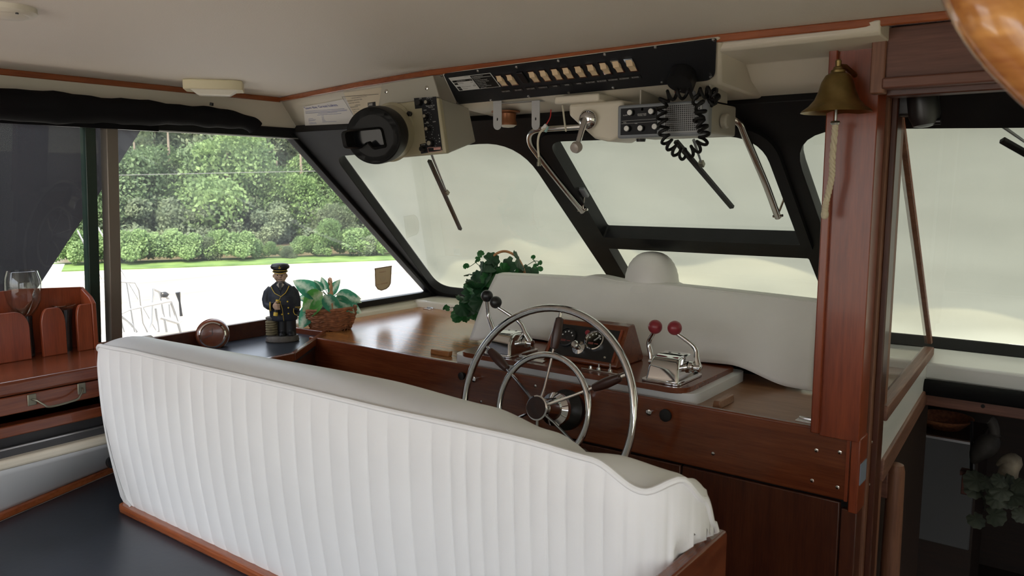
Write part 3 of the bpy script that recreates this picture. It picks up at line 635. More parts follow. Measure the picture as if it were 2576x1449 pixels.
dm = thing('compass_cap', (-1.35,2.62,1.2), 'rounded off-white ribbed cloth cap standing behind the white cover', 'cap')
dprof = [(.100,0)]+[(.098*math.cos(t*math.pi/2/16)**.8+.0012*(t%2), .045+.118*math.sin(t*math.pi/2/16)) for t in range(16)]+[(.004,.163)]
mk('crown', MB().lathe(dprof, (-1.345,2.615,1.195), (0,0,1), 40), COVER, dm, ang=60)
mk('brim', MB().lathe([(.098,.022),(.112,.016),(.124,.004),(.128,-.004),(.12,-.002),(.098,.012)], (-1.340,2.615,1.225), (0,0,1), 40), COVER, dm)
# ================================================================== PLATFORM and PORT SIDE
plat = thing('raised_platform', (-1.8,.9,0), 'raised dark blue-black vinyl platform behind the white bench', 'platform')
e0, e1 = PZ(0,1313,.62), PZ(285,1190,.62); dd = (e1-e0)
ea = e0-dd*1.6; eb = e0+dd*((1.40-e0.y)/dd.y)
mk('top', MB().prism([(ea.x,ea.y,.59),(eb.x,eb.y,.59),(-.53,eb.y,.59),(-.53,ea.y,.59)][::-1], (0,0,.03)), DECKV, plat)
mk('base', MB().prism([(ea.x+.05,ea.y+.02,0),(eb.x+.05,eb.y-.02,0),(-.54,eb.y-.02,0),(-.54,ea.y+.02,0)][::-1], (0,0,.59)), DARKZ, plat)
mk('edge_moulding', strip([ea+V((0,0,0)), eb], (-.030,.006,0), (0,0,.024)), ORANGEY, plat, bevel=.005)
cs = ST(thing('wall_coaming', (-2.5,.9,.62), 'white fibreglass side panel and cream coaming left of the platform', 'side panel'), 'white fibreglass side panel and cream coaming beside the platform', 'side panel')
g0, g1 = ea+V((-.028,.006,.015)), eb+V((-.028,.006,.015))
mb = MB(); mb.grid(lambda u,v: g0.lerp(g1,u)*(1-v)+V((-2.452,g0.y+(g1.y-g0.y)*u,.806))*v, 24, 8); mk('panel', mb, WHITEG, cs, solid=.008)
mk('coaming', MB().box((-2.50,-.3,.803),(-2.435,1.43,.832)), CREAM, cs, bevel=.010, seg=4)
mk('track', MB().box((-2.50,-.3,.832),(-2.462,1.43,.851)), plain('dark grey track', (.05,.05,.055), .5), cs)
mk('track_edge', MB().box((-2.476,-.3,.845),(-2.466,1.43,.856)), ALU, cs)
mk('dark_panel', MB().box((-2.56,-.3,.84),(-2.50,1.43,.96)), plain('dark grey side', (.035,.034,.036), .5), cs)
c = PX(270,1163,-2.5); mk('scupper_hole', MB().lathe([(.020,-.01),(.020,.006),(.013,.008)], V((-2.545,1.20,.705)), (1,0,.3), 18), BLKP, cs)
ch = thing('drawer_chest', (-2.6,.8,.9), 'mahogany chest with a drawer and bronze handle below the port window', 'chest')
mk('body', MB().box((-2.83,-.2,.955),(-2.50,1.42,1.03)), DARKX, ch)
mk('top', MB().box((-2.83,-.2,1.008),(-2.448,1.42,1.05)), MAHY, ch, bevel=.010, seg=4)
dr = mk('drawer', MB().box((-2.51,.45,.954),(-2.452,1.40,1.006)), MAHY, ch, bevel=.003)
mk('drawer', MB().box((-2.51,-.2,.954),(-2.452,.445,1.006)), MAHY, ch, bevel=.003)
mk('lower_rail', MB().box((-2.50,-.2,.889),(-2.455,1.45,.922)), MAHY, ch, bevel=.004)
mk('recess', MB().box((-2.58,-.2,.92),(-2.50,1.42,.957)), BLKP, ch)
h0, h1 = PX(80,1006,-2.451), PX(205,978,-2.451)
hp = [h0+V((.006,0,.002)), h0+V((.02,.006,.0)), h0+V((.03,.018,-.012)), h0+V((.034,.035,-.022)), h1+V((.034,-.035,-.022)), h1+V((.03,-.018,-.012)), h1+V((.02,-.006,0)), h1+V((.006,0,.002))]
hn = mk('handle', MB().tube(catmull(hp,6), .0032, 8), BRONZE, dr)
for h in (h0,h1): mk('handle_plate', MB().box(h+V((-.001,-.012,-.016)), h+V((.004,.012,.018))), BRONZE, dr, bevel=.004)
# rack with boards and the glasses standing in it
rk = thing('glass_rack', (-2.78,.9,1.05), 'mahogany rack with rounded slats standing on the chest', 'rack')
mk('back_board', MB().prism([(-2.822,-.2,1.05),(-2.822,1.25,1.05),(-2.802,1.25,1.255),(-2.802,1.05,1.268),(-2.802,.95,1.262),(-2.802,-.2,1.262)], (.012,0,0)), MAHZ, rk)
mk('end_board', MB().prism([(-2.82,1.245,1.05),(-2.715,1.245,1.05),(-2.715,1.245,1.205),(-2.735,1.245,1.225),(-2.80,1.245,1.255)], (0,.014,0)), MAHZ, rk, bevel=.002)
def slat(y0, y1, tl, tr_):
    n = 10; top = 1.205; pts = [(y0,1.05),(y1,1.05)]
    wdt = (y1-y0)
    if tr_: pts += [(y1,1.15)]+[(y1-wdt*.32*(1-math.cos(k*math.pi/2/n)) , 1.15+(top-1.15)*math.sin(k*math.pi/2/n)) for k in range(1,n+1)]
    else: pts += [(y1,top)]
    if tl: pts += [(y0+wdt*.32*(1-math.sin(k*math.pi/2/n)), 1.15+(top-1.15)*math.cos(k*math.pi/2/n)) for k in range(0,n)]+[(y0,1.15)]
    else: pts += [(y0,top)]
    mb = MB(); mb.prism([(-2.734,y,z) for y,z in pts], (.014,0,0)); mk('slat', mb, MAHZ, rk, bevel=.002)
yy = lambda px, py=860: PX(px,py,-2.725).y
ye = [yy(28),yy(76),yy(106),yy(167),yy(196)]
slat(-.2, yy(-60), False, True); slat(yy(-50)+.01, ye[1]-.0, False, True); slat(ye[2], ye[3], True, True); slat(ye[4], 1.245, True, False)
gl1 = thing('stemmed_glass', (-2.765,(ye[1]+ye[2])/2,1.05), 'large clear stemmed glass turned upright between the rack slats', 'glass')
yc = (ye[1]+ye[2])/2
mk('bowl', MB().lathe([(.020,.13),(.036,.150),(.047,.175),(.053,.21),(.052,.245),(.044,.275),(.042,.276),(.050,.245),(.051,.21),(.045,.177),(.034,.153),(.018,.135)], (-2.762,yc-.012,1.053), (0,0,1), 28, cap=False), GLASSJ, gl1)
mk('stem', MB().lathe([(.020,.005),(.021,.03),(.019,.10),(.020,.135)], (-2.768,yc-.010,1.048), (0,0,1), 20), plain('dark glass stem', (.02,.02,.022), .1, spec=.8), gl1)
yc2 = (ye[3]+ye[4])/2
gl2 = thing('tall_glass', (-2.765,yc2,1.05), 'tall narrow glass with a flared rim in the rack end slot', 'glass')
mk('body', MB().lathe([(.017,.004),(.019,.05),(.022,.11),(.027,.145)], (-2.768,yc2,1.045), (0,0,1), 22), bpy.data.materials['dark glass stem'], gl2)
mk('rim', MB().lathe([(.027,.145),(.036,.158),(.0355,.160),(.026,.147)], (-2.768,yc2,1.045), (0,0,1), 22, cap=False), GLASSJ, gl2)
# rolled black curtain under the headliner
cu = thing('rolled_curtain', (-2.67,.5,1.84), 'black cloth curtain rolled up above the port windows', 'curtain')
cp = [(-2.672,-1.4,1.84),(-2.672,.2,1.842),(-2.672,.95,1.838),(-2.672,1.3,1.842),(-2.674,1.6,1.846),(-2.676,1.78,1.843),(-2.674,1.86,1.832),(-2.672,1.885,1.815)]
cpts = catmull(cp,10); n_ = len(cpts)
mb = MB(); mb.tube(cpts, [max(.012,(.052 if p.y < 1.0 else .052-.020*(p.y-1.0)/.85)+.003*math.sin(p.y*23)+.002*math.sin(p.y*61)) if i < n_-2 else .016 for i,p in enumerate(cpts)], 16, flat=.95); mk('roll', mb, BLKV, cu)
mk('flap', MB().grid(lambda u,v: (-2.700+.01*math.sin(u*14), -1.4+u*2.9, 1.835-.05*v), 20, 4), BLKV, cu, solid=.004)
c = PW(540,265,.09); mk('snap', MB().lathe([(.007,0),(.007,.01)], V((-2.675,1.70,1.888)), (.3,0,1), 10), BLKP, cu)
# ceiling lamps
lc = PZ(538,205,1.95); lp = thing('ceiling_lamp', (lc.x,lc.y,1.95), 'cream box-shaped ceiling lamp over the port side', 'lamp')
oc = [(-.095,-.045),(-.07,-.062),(.07,-.062),(.095,-.045),(.095,.045),(.07,.062),(-.07,.062),(-.095,.045)]
ra = math.radians(52); rot2 = lambda x,y: (lc.x+x*math.cos(ra)-y*math.sin(ra), lc.y+x*math.sin(ra)+y*math.cos(ra))
mk('housing', MB().prism([(*rot2(x,y),1.918) for x,y in oc], (0,0,.032)), plain('cream lamp plastic', (.70,.64,.44), .4), lp, bevel=.003)
q = [(-.075,-.045),(.075,-.045),(.075,.045),(-.075,.045)]; q2 = [(-.05,-.025),(.05,-.025),(.05,.025),(-.05,.025)]
mk('lens', MB().hexa([(*rot2(x,y),1.902) for x,y in q2]+[(*rot2(x,y),1.920) for x,y in q]), LENS, lp, bevel=.003)
lc2 = PZ(18,18,1.95); lp2 = thing('round_ceiling_lamp', (lc2.x,lc2.y,1.95), 'flat round cream ceiling fitting near the middle of the headliner', 'lamp')
mk('rim', MB().lathe([(.052,0),(.052,-.010),(.046,-.016),(.038,-.017)], lc2, (0,0,1), 30), BAND, lp2); mk('cap', MB().lathe([(.038,-.016),(.030,-.021),(.0001,-.023)], lc2, (0,0,1), 30, cap=False), BAND, lp2)
mk('screw', MB().lathe([(.003,-.016),(.003,-.019)], lc2+V((.043,0,0)), (0,0,1), 8), BLKP, lp2)
# ================================================================== BENCH
bn = thing('helm_bench', (-1.45,1.2,.62), 'white vinyl helm bench with vertical channel stitching on its back', 'bench')
XL, XR, Y0 = -2.385, -.497, 1.085
RL, RR = .05, .10
def plan():                                   # outline of the back, from the port end round to the starboard end
    pts = []
    pts += [(XL, 1.24)]
    for k in range(9): a = math.pi-k*math.pi/2/8*1; pts.append((XL+RL+RL*math.cos(a), Y0+RL-RL*math.sin(a)))
    n = 40
    for k in range(1,n): pts.append((XL+RL+(XR-RR-XL-RL)*k/n, Y0))
    for k in range(13): a = math.pi/2-k*math.pi/2/12; pts.append((XR-RR+RR*math.cos(a), Y0+RR-RR*math.sin(a)))
    pts.append((XR, 1.26)); return pts
PP = plan(); cum = [0]
for a,b in zip(PP, PP[1:]): cum.append(cum[-1]+math.hypot(b[0]-a[0],b[1]-a[1]))
LT = cum[-1]
def at(s):
    s = min(max(s,0),LT-1e-6)
    for i in range(len(cum)-1):
        if s <= cum[i+1]:
            t = (s-cum[i])/(cum[i+1]-cum[i]); a,b = PP[i],PP[i+1]
            d = V((b[0]-a[0],b[1]-a[1],0)).normalized(); return V((a[0]+(b[0]-a[0])*t, a[1]+(b[1]-a[1])*t, 0)), V((d.y,-d.x,0))
ZT = [(-2.385,1.108),(-2.33,1.134),(-2.1,1.140),(-1.2,1.148),(-.80,1.154),(-.66,1.149),(-.565,1.115),(-.515,1.137),(-.505,1.135)]
ZF = [(-2.385,1.125),(-1.3,1.150),(-1.0,1.138),(-.82,1.106),(-.73,1.068),(-.66,1.090),(-.58,1.090),(-.535,1.065)]
def ztop(p):
    z = interp(ZT, p.x)
    if p.x > -.53: z -= interp([(1.12,0),(1.17,.042),(1.205,.095),(1.26,.18)], p.y)
    return z
def fwd(p):                                   # matching point on the forward edge of the crown
    x = min(max(p.x, XL+.03), -.535); return V((x, 1.262, interp(ZF, x)))
NS = 620; S0 = LT-.62
def chan(s): return s/.060 if s < S0 else S0/.060+(s-S0)/.037
def backf(u, v):
    s = u*LT; p, n = at(s); zt = ztop(p); z = .640+(zt-.640)*v
    k = chan(s)%1.0; rib = .0075*(abs(math.sin(math.pi*k))**.24)*min(1, (1-v)*9+.05)*min(1, v*22+.3)
    lean = .045*(1-v); bulge = .014*math.sin(math.pi*v)
    sidein = 0
    q = V((p.x,p.y,z)) + n*((rib+bulge)*(1-.75*max(0,n.x))-lean*max(0,n.y*-1))
    if n.x < -.3: q.x += .085*(1-v)**1.3*(-n.x)
    if z < 1.02 and q.x > -.524: q.x = -.524-(q.x+.524)*.2
    return q
mk('channelled_back', MB().grid(backf, NS+1, 22), VINYL, bn, ang=75)
def topf(u, v):
    s = u*LT; p, n = at(s); a = backf(u,1.0); b = fwd(p); q = a*(1-v)+b*v; q.z += .020*math.sin(math.pi*v)**.8*(1 if p.x < -.8 else .75); return q
mk('top_panel', MB().grid(topf, 160, 12), VINYL, bn, ang=75)
mb = MB(); mb.tube([backf(k/220,1.0)+V((0,0,.002)) for k in range(221)], .0058, 8); mk('piping', mb, VINYL, bn)
def frontf(u, v):
    p, n = at(u*LT); b = fwd(p); return V((b.x, b.y+.03*v, b.z+(.62-b.z)*v))
mk('front_panel', MB().grid(frontf, 60, 8), VINYL, bn)
mk('seat_cushion', MB().box((-2.32,1.30,.64),(-.85,1.66,.74)), VINYL, bn, bevel=.03, seg=4)
mk('seat_box', MB().box((-2.33,1.42,.0),(-.86,1.62,.64)), DARKX, bn)
# mahogany rail under the back, and the end panel
mb = strip([(-2.352,1.30,.620),(-2.352,1.150,.620),(-2.345,1.118,.620),(-2.32,1.106,.620),(-.70,1.106,.620)], (0,0,.024), (.004,-.004,0))
mb = MB(); mb.prism([(-2.352,1.32,.620),(-2.352,1.135,.620),(-2.343,1.112,.620),(-2.32,1.104,.620),(-.60,1.104,.620),(-.60,1.32,.620)], (0,0,.024)); mk('base_rail', mb, ORANGE, bn, bevel=.007, seg=3)
b1 = PX(1822,1350,-.452); 
mk('end_panel', MB().prism([(-.522,1.00,.0),(-.522,1.275,.0),(-.522,1.275,1.000),(-.522,1.268,1.007),(-.522,1.00,1.007)], (.024,0,0)), MAHY, bn, bevel=.004)
# ================================================================== OVERHEAD SWITCH PANEL
con = thing('overhead_console', (-1.22,1.95,1.85), 'cream overhead console moulding holding the black switch panel', 'console')
A,B,Cc,Dd = PZ(1108,182,1.934), PZ(1806,96,1.934), PZ(1808,208,1.852), PZ(1148,262,1.852)
A = V((-1.665,1.815,1.940)); B = V((-.775,1.795,1.940)); Cc = V((-.815,1.925,1.850)); Dd = V((-1.69,1.930,1.850))
mb = MB(); R1 = [V((-1.70,2.13,1.826)), V((-.78,2.13,1.826)), V((-.765,2.13,1.945)), V((-1.70,2.13,1.945))]
sw = thing('switch_panel', (-1.22,1.87,1.86), 'long black switch panel with ivory rocker switches above the helm', 'switch panel')
SO = (PZ(1114,184,1.934)+PZ(1803,101,1.934)+PZ(1803,206,1.857)+PZ(1151,259,1.857))/4
SU = V((0,-.105,.077)).normalized()           # up the panel
SR = V((1,-.012,0)).normalized(); SN = SR.cross(SU).normalized()
if SN.y > 0: SN = -SN
SO = SO+SN*.004
def spx(px, py): p = PL(px,py,SO,SN)-SO; return (p.dot(SR), p.dot(SU))
def sp_(x, y, n=0.0): return SO+SR*x+SU*y+SN*n
A,B,Cc,Dd = [sp_(*spx(*q),-.0045) for q in ((1106,184),(1810,98),(1812,217),(1146,271))]
mb.hexa([Dd,Cc,R1[1],R1[0],A,B,R1[2],R1[3]]); mk('moulding', mb, CREAM, con, bevel=.006, seg=3)
c4 = [spx(1114,184),spx(1151,259),spx(1795,203),spx(1803,100)]
mk('plate', plate(rounded([spx(1114,184),spx(1151,259),spx(1800,203),spx(1803,100)],[.008,.008,.03,.008]), [], .004, lambda x,y,z: sp_(x,y,z)), PANEL, sw, bevel=.001)
for px,py in ((1109,187),(1201,175),(1299,166),(1405,151),(1522,136),(1650,119),(1796,102),(1150,256),(1235,248),(1330,239),(1432,231),(1544,219),(1667,207),(1790,195)):
    x,y = spx(px,py); mk('screw', MB().lathe([(.0045,0),(.004,.002),(.0015,.003)], sp_(x,y,.002), SN, 10), CHROME, sw)
SWX = [(1262,197),(1288,195),(1344,188),(1372,185),(1402,182),(1430,179),(1461,176),(1492,172),(1524,168),(1556,164),(1590,161)]
for px,py in SWX:
    x,y = spx(px,py); bz = mk('switch', plate([(-.0122,-.0235),(.0122,-.0235),(.0122,.0235),(-.0122,.0235)], [[(-.0092,-.0198),(.0092,-.0198),(.0092,.0198),(-.0092,.0198)]], .006, lambda a,b,c_: sp_(x+a,y+b,.004+c_)), CHROME, sw)
    mb = MB(); mb.prism([sp_(x-.009,y+b,n) for b,n in ((-.0195,.002),(.0195,.002),(.0195,.004),(.004,.0125),(-.006,.0085),(-.0195,.0075))], SR*.018); mk('rocker', mb, IVORY, bz)
x,y = spx(1316,191); mk('blank_cover', MB().obox(sp_(x,y,.005), SR*.011, SU*.022, SN*.004), BLKP, sw, bevel=.002)
LB = ['NAV LIGHTS','SEA LIGHT','INST LIGHT','TOWING LT','WIPER','WIPER','WIPER','BILGE PUMP','BILGE PUMP','ACCESSORY','ACCESSORY','BLOWER']
for k,tx in enumerate(LB):
    t = k/11; px = 1273+(1600-1273)*t+ (6 if 0<k<11 else 0)*math.sin(math.pi*t); py = 226+(193-226)*t
    x,y = spx(px,py); ls = mk('label_strip', MB().obox(sp_(x,y,.0025), SR*.0165, SU*.0052, SN*.001), BLKP, sw)
    mb = MB(); put_text(mb, tx, sp_(x,y-.0022,.0037), SR, SU, .0062, 'CENTER', .85); mk('lettering', mb, INKW, ls)
# radio placard
pq = [spx(1127,192),spx(1150,245),spx(1253,234),spx(1233,180)]
x0 = pq[0]; ux = V((pq[3][0]-pq[0][0], pq[3][1]-pq[0][1])); uy = V((pq[1][0]-pq[0][0], pq[1][1]-pq[0][1])) 
pw, phh = ux.length, .058
ux = ux.normalized(); PR = (SR*ux.x+SU*ux.y).normalized(); PU = PR.cross(SN)*-1
if PU.dot(SU) < 0: PU = -PU
PO = sp_(pq[0][0], pq[0][1], .0028)
pp = lambda a,b,n=0.0: PO+PR*(a*pw)-PU*(b*phh)+SN*n
plc = mk('radio_placard', MB().prism([pp(0,0),pp(0,1),pp(1,1),pp(1,0)], SN*.0006), INKW, sw)
mk('black_half', MB().prism([pp(.515,.025,.0007),pp(.515,.975,.0007),pp(.985,.975,.0007),pp(.985,.025,.0007)], SN*.0003), BLKP, plc)
mb = MB(); mb.prism([pp(.03,.22,.0007),pp(.03,.36,.0007),pp(.5,.36,.0007),pp(.5,.22,.0007)], SN*.0003)
for r0 in (.41,.68,.83): mb.prism([pp(.03,r0,.0007),pp(.03,r0+.13,.0007),pp(.11,r0+.13,.0007),pp(.11,r0,.0007)], SN*.0003)
mk('row_blocks', mb, BLKP, plc)
mb = MB()
for tx,r0 in (('Intership',.48),('Marine Operator',.755),('Weather',.90)): put_text(mb, tx, pp(.14,r0,.0008), PR, PU, .0052)
for tx,r0 in (('6',.42),('68 69',.50),('26',.63),('24 84',.72),('25 85',.78),('13',.90)): put_text(mb, tx, pp(.49,r0,.0008), PR, PU, .0050, 'RIGHT')
put_text(mb, 'CHANNELS', pp(.49,.07,.0008), PR, PU, .004, 'RIGHT'); mk('dark_lettering', mb, INKD, plc)
mb = MB(); put_text(mb, 'EMERGENCY', pp(.13,.325,.0012), PR, PU, .0062); put_text(mb, '16', pp(.48,.325,.0012), PR, PU, .0062, 'RIGHT')
put_text(mb, 'IN EMERGENCY', pp(.54,.15,.0012), PR, PU, .0062)
mb.prism([pp(.53,.19,.0011),pp(.53,.205,.0011),pp(.97,.205,.0011),pp(.97,.19,.0011)], SN*.0002)
for k,tx in enumerate(('• Use Channel 16','• Say "Mayday, Mayday, Mayday"','• Give call sign and name of boat','• Give location of boat','• Describe emergency','• If no answer, repeat. Try any','   other channel')):
    put_text(mb, tx, pp(.535,.30+k*.108,.0012), PR, PU, .0050, sx=.78)
mk('white_lettering', mb, INKW, plc)
# ================================================================== PAPERS on the header
h0_, h1_, h2_ = V((-2.66,trim_y(-2.66)+.014,1.945)), V((-1.95,trim_y(-1.95)+.014,1.945)), V((-2.3,2.15,1.824))
HNn = (h1_-h0_).cross(h2_-h0_).normalized()
if HNn.y > 0: HNn = -HNn
HP = h0_+HNn*.008
def hpx(px, py, n=0.0):                       # on the twisted header surface
    y = 2.05
    for _ in range(12):
        p = PY(px,py,y); v = (1.945-p.z)/.121; y = .5*y+.5*((trim_y(p.x)+.014)*(1-v)+2.15*v)
    return PY(px,py,y)+HNn*(n+.005)
pa = [(765,266),(885,243),(915,312),(770,325)]
sheet = thing('great_lakes_notice', hpx(830,290), 'white paper notice with blue heading stuck on the cream header', 'notice')
mk('sheet', MB().grid(lambda u,v: hpx((pa[0][0]*(1-u)+pa[1][0]*u)*(1-v)+(pa[3][0]*(1-u)+pa[2][0]*u)*v, (pa[0][1]*(1-u)+pa[1][1]*u)*(1-v)+(pa[3][1]*(1-u)+pa[2][1]*u)*v), 12, 6), PAPER, sheet)
PRh = (hpx(866,257)-hpx(770,271)).normalized(); PUh = PRh.cross(HNn)
if PUh.z < 0: PUh = -PUh
mb = MB(); put_text(mb, 'Save the Great Lakes', hpx(771,272,.0012), hpx(862,262)-hpx(771,272), PUh, .0195, sx=(hpx(861,263)-hpx(771,272)).length/(.0195*9.3))
mk('heading', mb, INKB, sheet)
mb = MB()
def hline(a, b, th=.0011): mb.beam(hpx(*a,.001), hpx(*b,.001), th, .0003, HNn)
for a,b in (((770,277),(868,270)),((770,280),(874,273)),((771,282.5),(874,275)),((802,283),(850,279)),((800,286.5),(860,282)),
            ((778,296),(789,295)),((778,299),(796,297.5)),((778,301.5),(794,300)),((779,306),(797,305)),((780,309),(798,308)),
            ((811,288.5),(816,288)),((811,292),(816,291.5)),((812,295.5),(817,295)),((812,298.5),(818,298)),((813,301),(821,300.5)),((813,304),(848,302)),
            ((782,315.5),(789,315)),((793,314.5),(885,308))): hline(a,b)
mk('text_lines', mb, INKB, sheet)
pb = [(861,236),(873,227),(965,212),(965,290),(893,289)]
HP2 = HP
yp = thing('discharge_placard', hpx(910,260), 'yellowed oil discharge placard half hidden behind the radar', 'placard')
mk('plate', MB().grid(lambda u,v: hpx((866*(1-v)+893*v)*(1-u)+985*u, (229*(1-v)+288*v)*(1-u)+(212*(1-v)+282*v)*u, .002), 10, 6), YPAPER, yp)
mb = MB()
for tx,(px,py) in zip(('THE DISCHARGE OF ALL OIL','THE GREAT LAKES OR THEIR','TRIBUTARY WATERS','A PERSON','REQUIREMENT','OF UP TO $27','UP TO','TO'),((888,244),(877,251.5),(881,257),(897,262),(886,267),(890,273),(893,278),(896,283))):
    put_text(mb, tx, hpx(px,py,.0035), PRh, PUh, .0085, sx=.9)
mk('lettering', mb, INKD, yp)
mb = MB()
for a,b in (((863,239),(955,232)),((863,239),(892,286)),((892,286),(935,284))): mb.beam(hpx(*a,.0035), hpx(*b,.0035), .0016,.0003, HNn)
mk('border', mb, INKD, yp)
# ================================================================== RADAR
RC = PY(1035,320,1.80); rl = math.radians(2.6)
RR_ = V((math.cos(rl)*.995,.10,math.sin(rl))).normalized(); RUv = V((-.045,.02,1)); RUv = (RUv-RR_*RUv.dot(RR_)).normalized(); RNn = RR_.cross(RUv)   # towards viewer
if RNn.y > 0: RNn = -RNn
def rpx(px, py, n=0.0): return PL(px,py,RC,RNn)+RNn*n
rd = thing('radar_display', RC, 'beige radar display with a black rubber viewing hood under the header', 'radar')
f4 = [rpx(948,266),rpx(1102,243),rpx(1123,384),rpx(985,400)]
f4 = [rpx(940,268),rpx(1102,245),rpx(1122,385),rpx(962,400)]
mk('front_bezel', MB().prism([p for p in f4], RNn*-.022), BEIGE, rd, bevel=.005)
back = [f4[0]-RNn*.02+RR_*.01, f4[1]-RNn*.02-RR_*.006, f4[2]-RNn*.02-RR_*.006, f4[3]-RNn*.02+RR_*.01]
bk2 = [back[0]-RNn*.15+V((.02,0,-.01)), back[1]-RNn*.15+V((-.0,0,-.01)), back[2]-RNn*.15+V((-.0,0,.045)), back[3]-RNn*.15+V((.02,0,.045))]
mb = MB(); mb.hexa([back[3],back[2],bk2[2],bk2[3],back[0],back[1],bk2[1],bk2[0]]); mk('case', mb, BEIGEG, rd, bevel=.004)
mk('mounting_bracket', MB().prism([rpx(945,266,-.012),rpx(1098,244,-.012),rpx(1083,188,-.012),rpx(955,210,-.012)], RNn*-.008), BEIGEG, rd, bevel=.002)
for px,py in ((966,229),(1068,220)): mk('bracket_screw', MB().lathe([(.007,0),(.006,.003),(.003,.004)], rpx(px,py,-.012), RNn, 12), STEEL, rd)
hc = rpx(985,333); mk('hood_ring', MB().lathe([(.092,0),(.092,.006),(.086,.012),(.084,.014)], hc, RNn, 44, xdir=RR_, sx=1.0), BEIGE, rd)
# hood: short drum then black rubber cone, facing the viewer, with an eye slot
hax = (RNn+RR_*-.25).normalized()
h_end = PD(939,342,2.30)
ax = (h_end-hc); Lh = ax.length; ax.normalize()
mk('drum', MB().lathe([(.084,0),(.080,Lh*.45),(.080,Lh*.6)], hc, ax, 44), BEIGE, rd)
hood = mk('viewing_hood', MB().lathe([(.080,Lh*.55),(.083,Lh*.57),(.084,Lh*.66),(.083,Lh*.92),(.081,Lh*.98),(.076,Lh*1.0),(.060,Lh*1.0)], hc, ax, 48, cap=False), BLKR, rd)
vr = RT.copy(); vr = (vr-ax*vr.dot(ax)).normalized(); vu = ax.cross(vr); 
if vu.z < 0: vu = -vu
def hp_(x, y, n=0.0): return hc+ax*(Lh+n)+vr*x+vu*y
ring = rounded([(-.078,.018),(.030,.026),(.040,-.028),(-.004,-.036),(-.02,-.026),(-.07,-.030)],[.02,.015,.01,.012,.012,.015],5)
disc = [(.0765*math.cos(k*2*math.pi/48), .0765*math.sin(k*2*math.pi/48)) for k in range(48)]
hole = rounded([(-.060,.012),(.026,.020),(.034,-.024),(.004,-.030),(-.012,-.012),(-.022,-.028),(-.055,-.026)],[.012,.01,.006,.006,.008,.008,.008],4)
mk('hood_face', plate(disc, [hole], .004, lambda x,y,z: hp_(x,y,z-.002)), BLKR, rd)
mb = MB()
n_ = len(hole); R0 = [mb.bm.verts.new(hp_(x,y,0)) for x,y in hole]; R1v = [mb.bm.verts.new(hp_(x*1.12-.004,y*1.12,.010+.035*smoothstep(-.01,-.06,x))) for x,y in hole]; R2v = [mb.bm.verts.new(hp_(x*1.3-.006,y*1.3,.006+.034*smoothstep(-.01,-.06,x))) for x,y in hole]; R3v = [mb.bm.verts.new(hp_(x*1.36-.006,y*1.36,-.001)) for x,y in hole]
for Q,W_ in ((R0,R1v),(R1v,R2v),(R2v,R3v)):
    for k in range(n_): mb.bm.faces.new((Q[k],Q[(k+1)%n_],W_[(k+1)%n_],W_[k]))
mk('eye_piece', mb, BLKR, rd)
mk('screen', MB().prism([hp_(x,y,-.03) for x,y in ((-.07,-.05),(.05,-.05),(.05,.04),(-.07,.04))], ax*-.002), plain('dark screen glass', (.02,.022,.025), .12, spec=.4), rd)
for px,py in ((1034,287),(1000,393)): mk('hood_clip', MB().lathe([(.008,0),(.008,.008),(.005,.010)], rpx(px,py,.004), RNn, 12), BLKP, rd)
cp_ = [rpx(1042,247),rpx(1097,243),rpx(1113,378),rpx(1060,387),rpx(1057,363),rpx(1072,360),rpx(1062,272),rpx(1045,274)]
cpn = mk('control_panel', MB().prism([p+RNn*.0015 for p in cp_], RNn*-.002), PANEL, rd)
for px,py,r_,col in ((1058,259,.010,BLKP),(1079,258,.008,BLKP),(1075,293,.008,BLKP),(1080,325,.008,BLKP),(1087,361,.011,BLKP),(1067,375,.009,BLKP)):
    kb = mk('knob', MB().lathe([(r_,0),(r_*.9,.014),(r_*.8,.015)], rpx(px,py,.0015), RNn, 18), col, rd)
    if px not in (1058,1067): mk('knob_cap', MB().lathe([(r_*.62,.015),(r_*.62,.016),(.0001,.0165)], rpx(px,py,.0015), RNn, 16, cap=False), plain('tan knob cap', (.36,.32,.25), .4) if px==1079 else bpy.data.materials['tan knob cap'], kb)
mb = MB()
for tx,px,py,s_ in (('ON',1056,250,.0045),('CRT BRILL',1074,248,.004),('RAIN CLUTTER',1074,269,.0036),('PULL ON',1079,272,.0034),('GAIN',1067,279,.0036),('TUNE',1087,277,.0036),('SEA',1074,309,.0036),('GAIN',1090,308,.0036),('CLUTTER',1069,312,.0032),('1.5',1070,346,.0042),('3.0',1071,354,.0042),('6.0',1072,361,.0042),('12',1086,340,.0042),('8',1104,342,.0042),('16',1105,350,.0042),('24',1105,358,.0042),('DIMMER',1061,366,.0034)):
    put_text(mb, tx, rpx(px,py,.003), RR_, RUv, s_*1.3)
for cx_,cy_,rr in ((1080,259,.013),(1078,294,.013),(1083,326,.013),(1089,360,.016)):
    for k in range(9):
        a = math.radians(-40+k*32); o = rpx(cx_,cy_,.003)+RR_*math.cos(a)*rr+RUv*math.sin(a)*rr; mb.obox(o, RR_*.0007, RUv*.0007, RNn*.0002)
mk('markings', mb, INKW, cpn)
mb = MB(); q_ = [rpx(1077,372,.0028),rpx(1110,370,.0028),rpx(1112,381,.0028),rpx(1079,383,.0028)]
for a,b in zip(q_, q_[1:]+q_[:1]): mb.beam(a,b,.0012,.0003,RNn)
mb.prism([rpx(1092,372.5,.0026),rpx(1109,371.5,.0026),rpx(1109.5,376.5,.0026),rpx(1092.5,377.5,.0026)], RNn*.0002); mk('maker_badge', mb, plain('pink badge', (.6,.32,.28), .5), cpn)
nb = mk('number_badge', MB().prism([rpx(926,259,.001),rpx(945,256,.001),rpx(946,268,.001),rpx(927,270,.001)], RNn*.001), PANEL, rd)
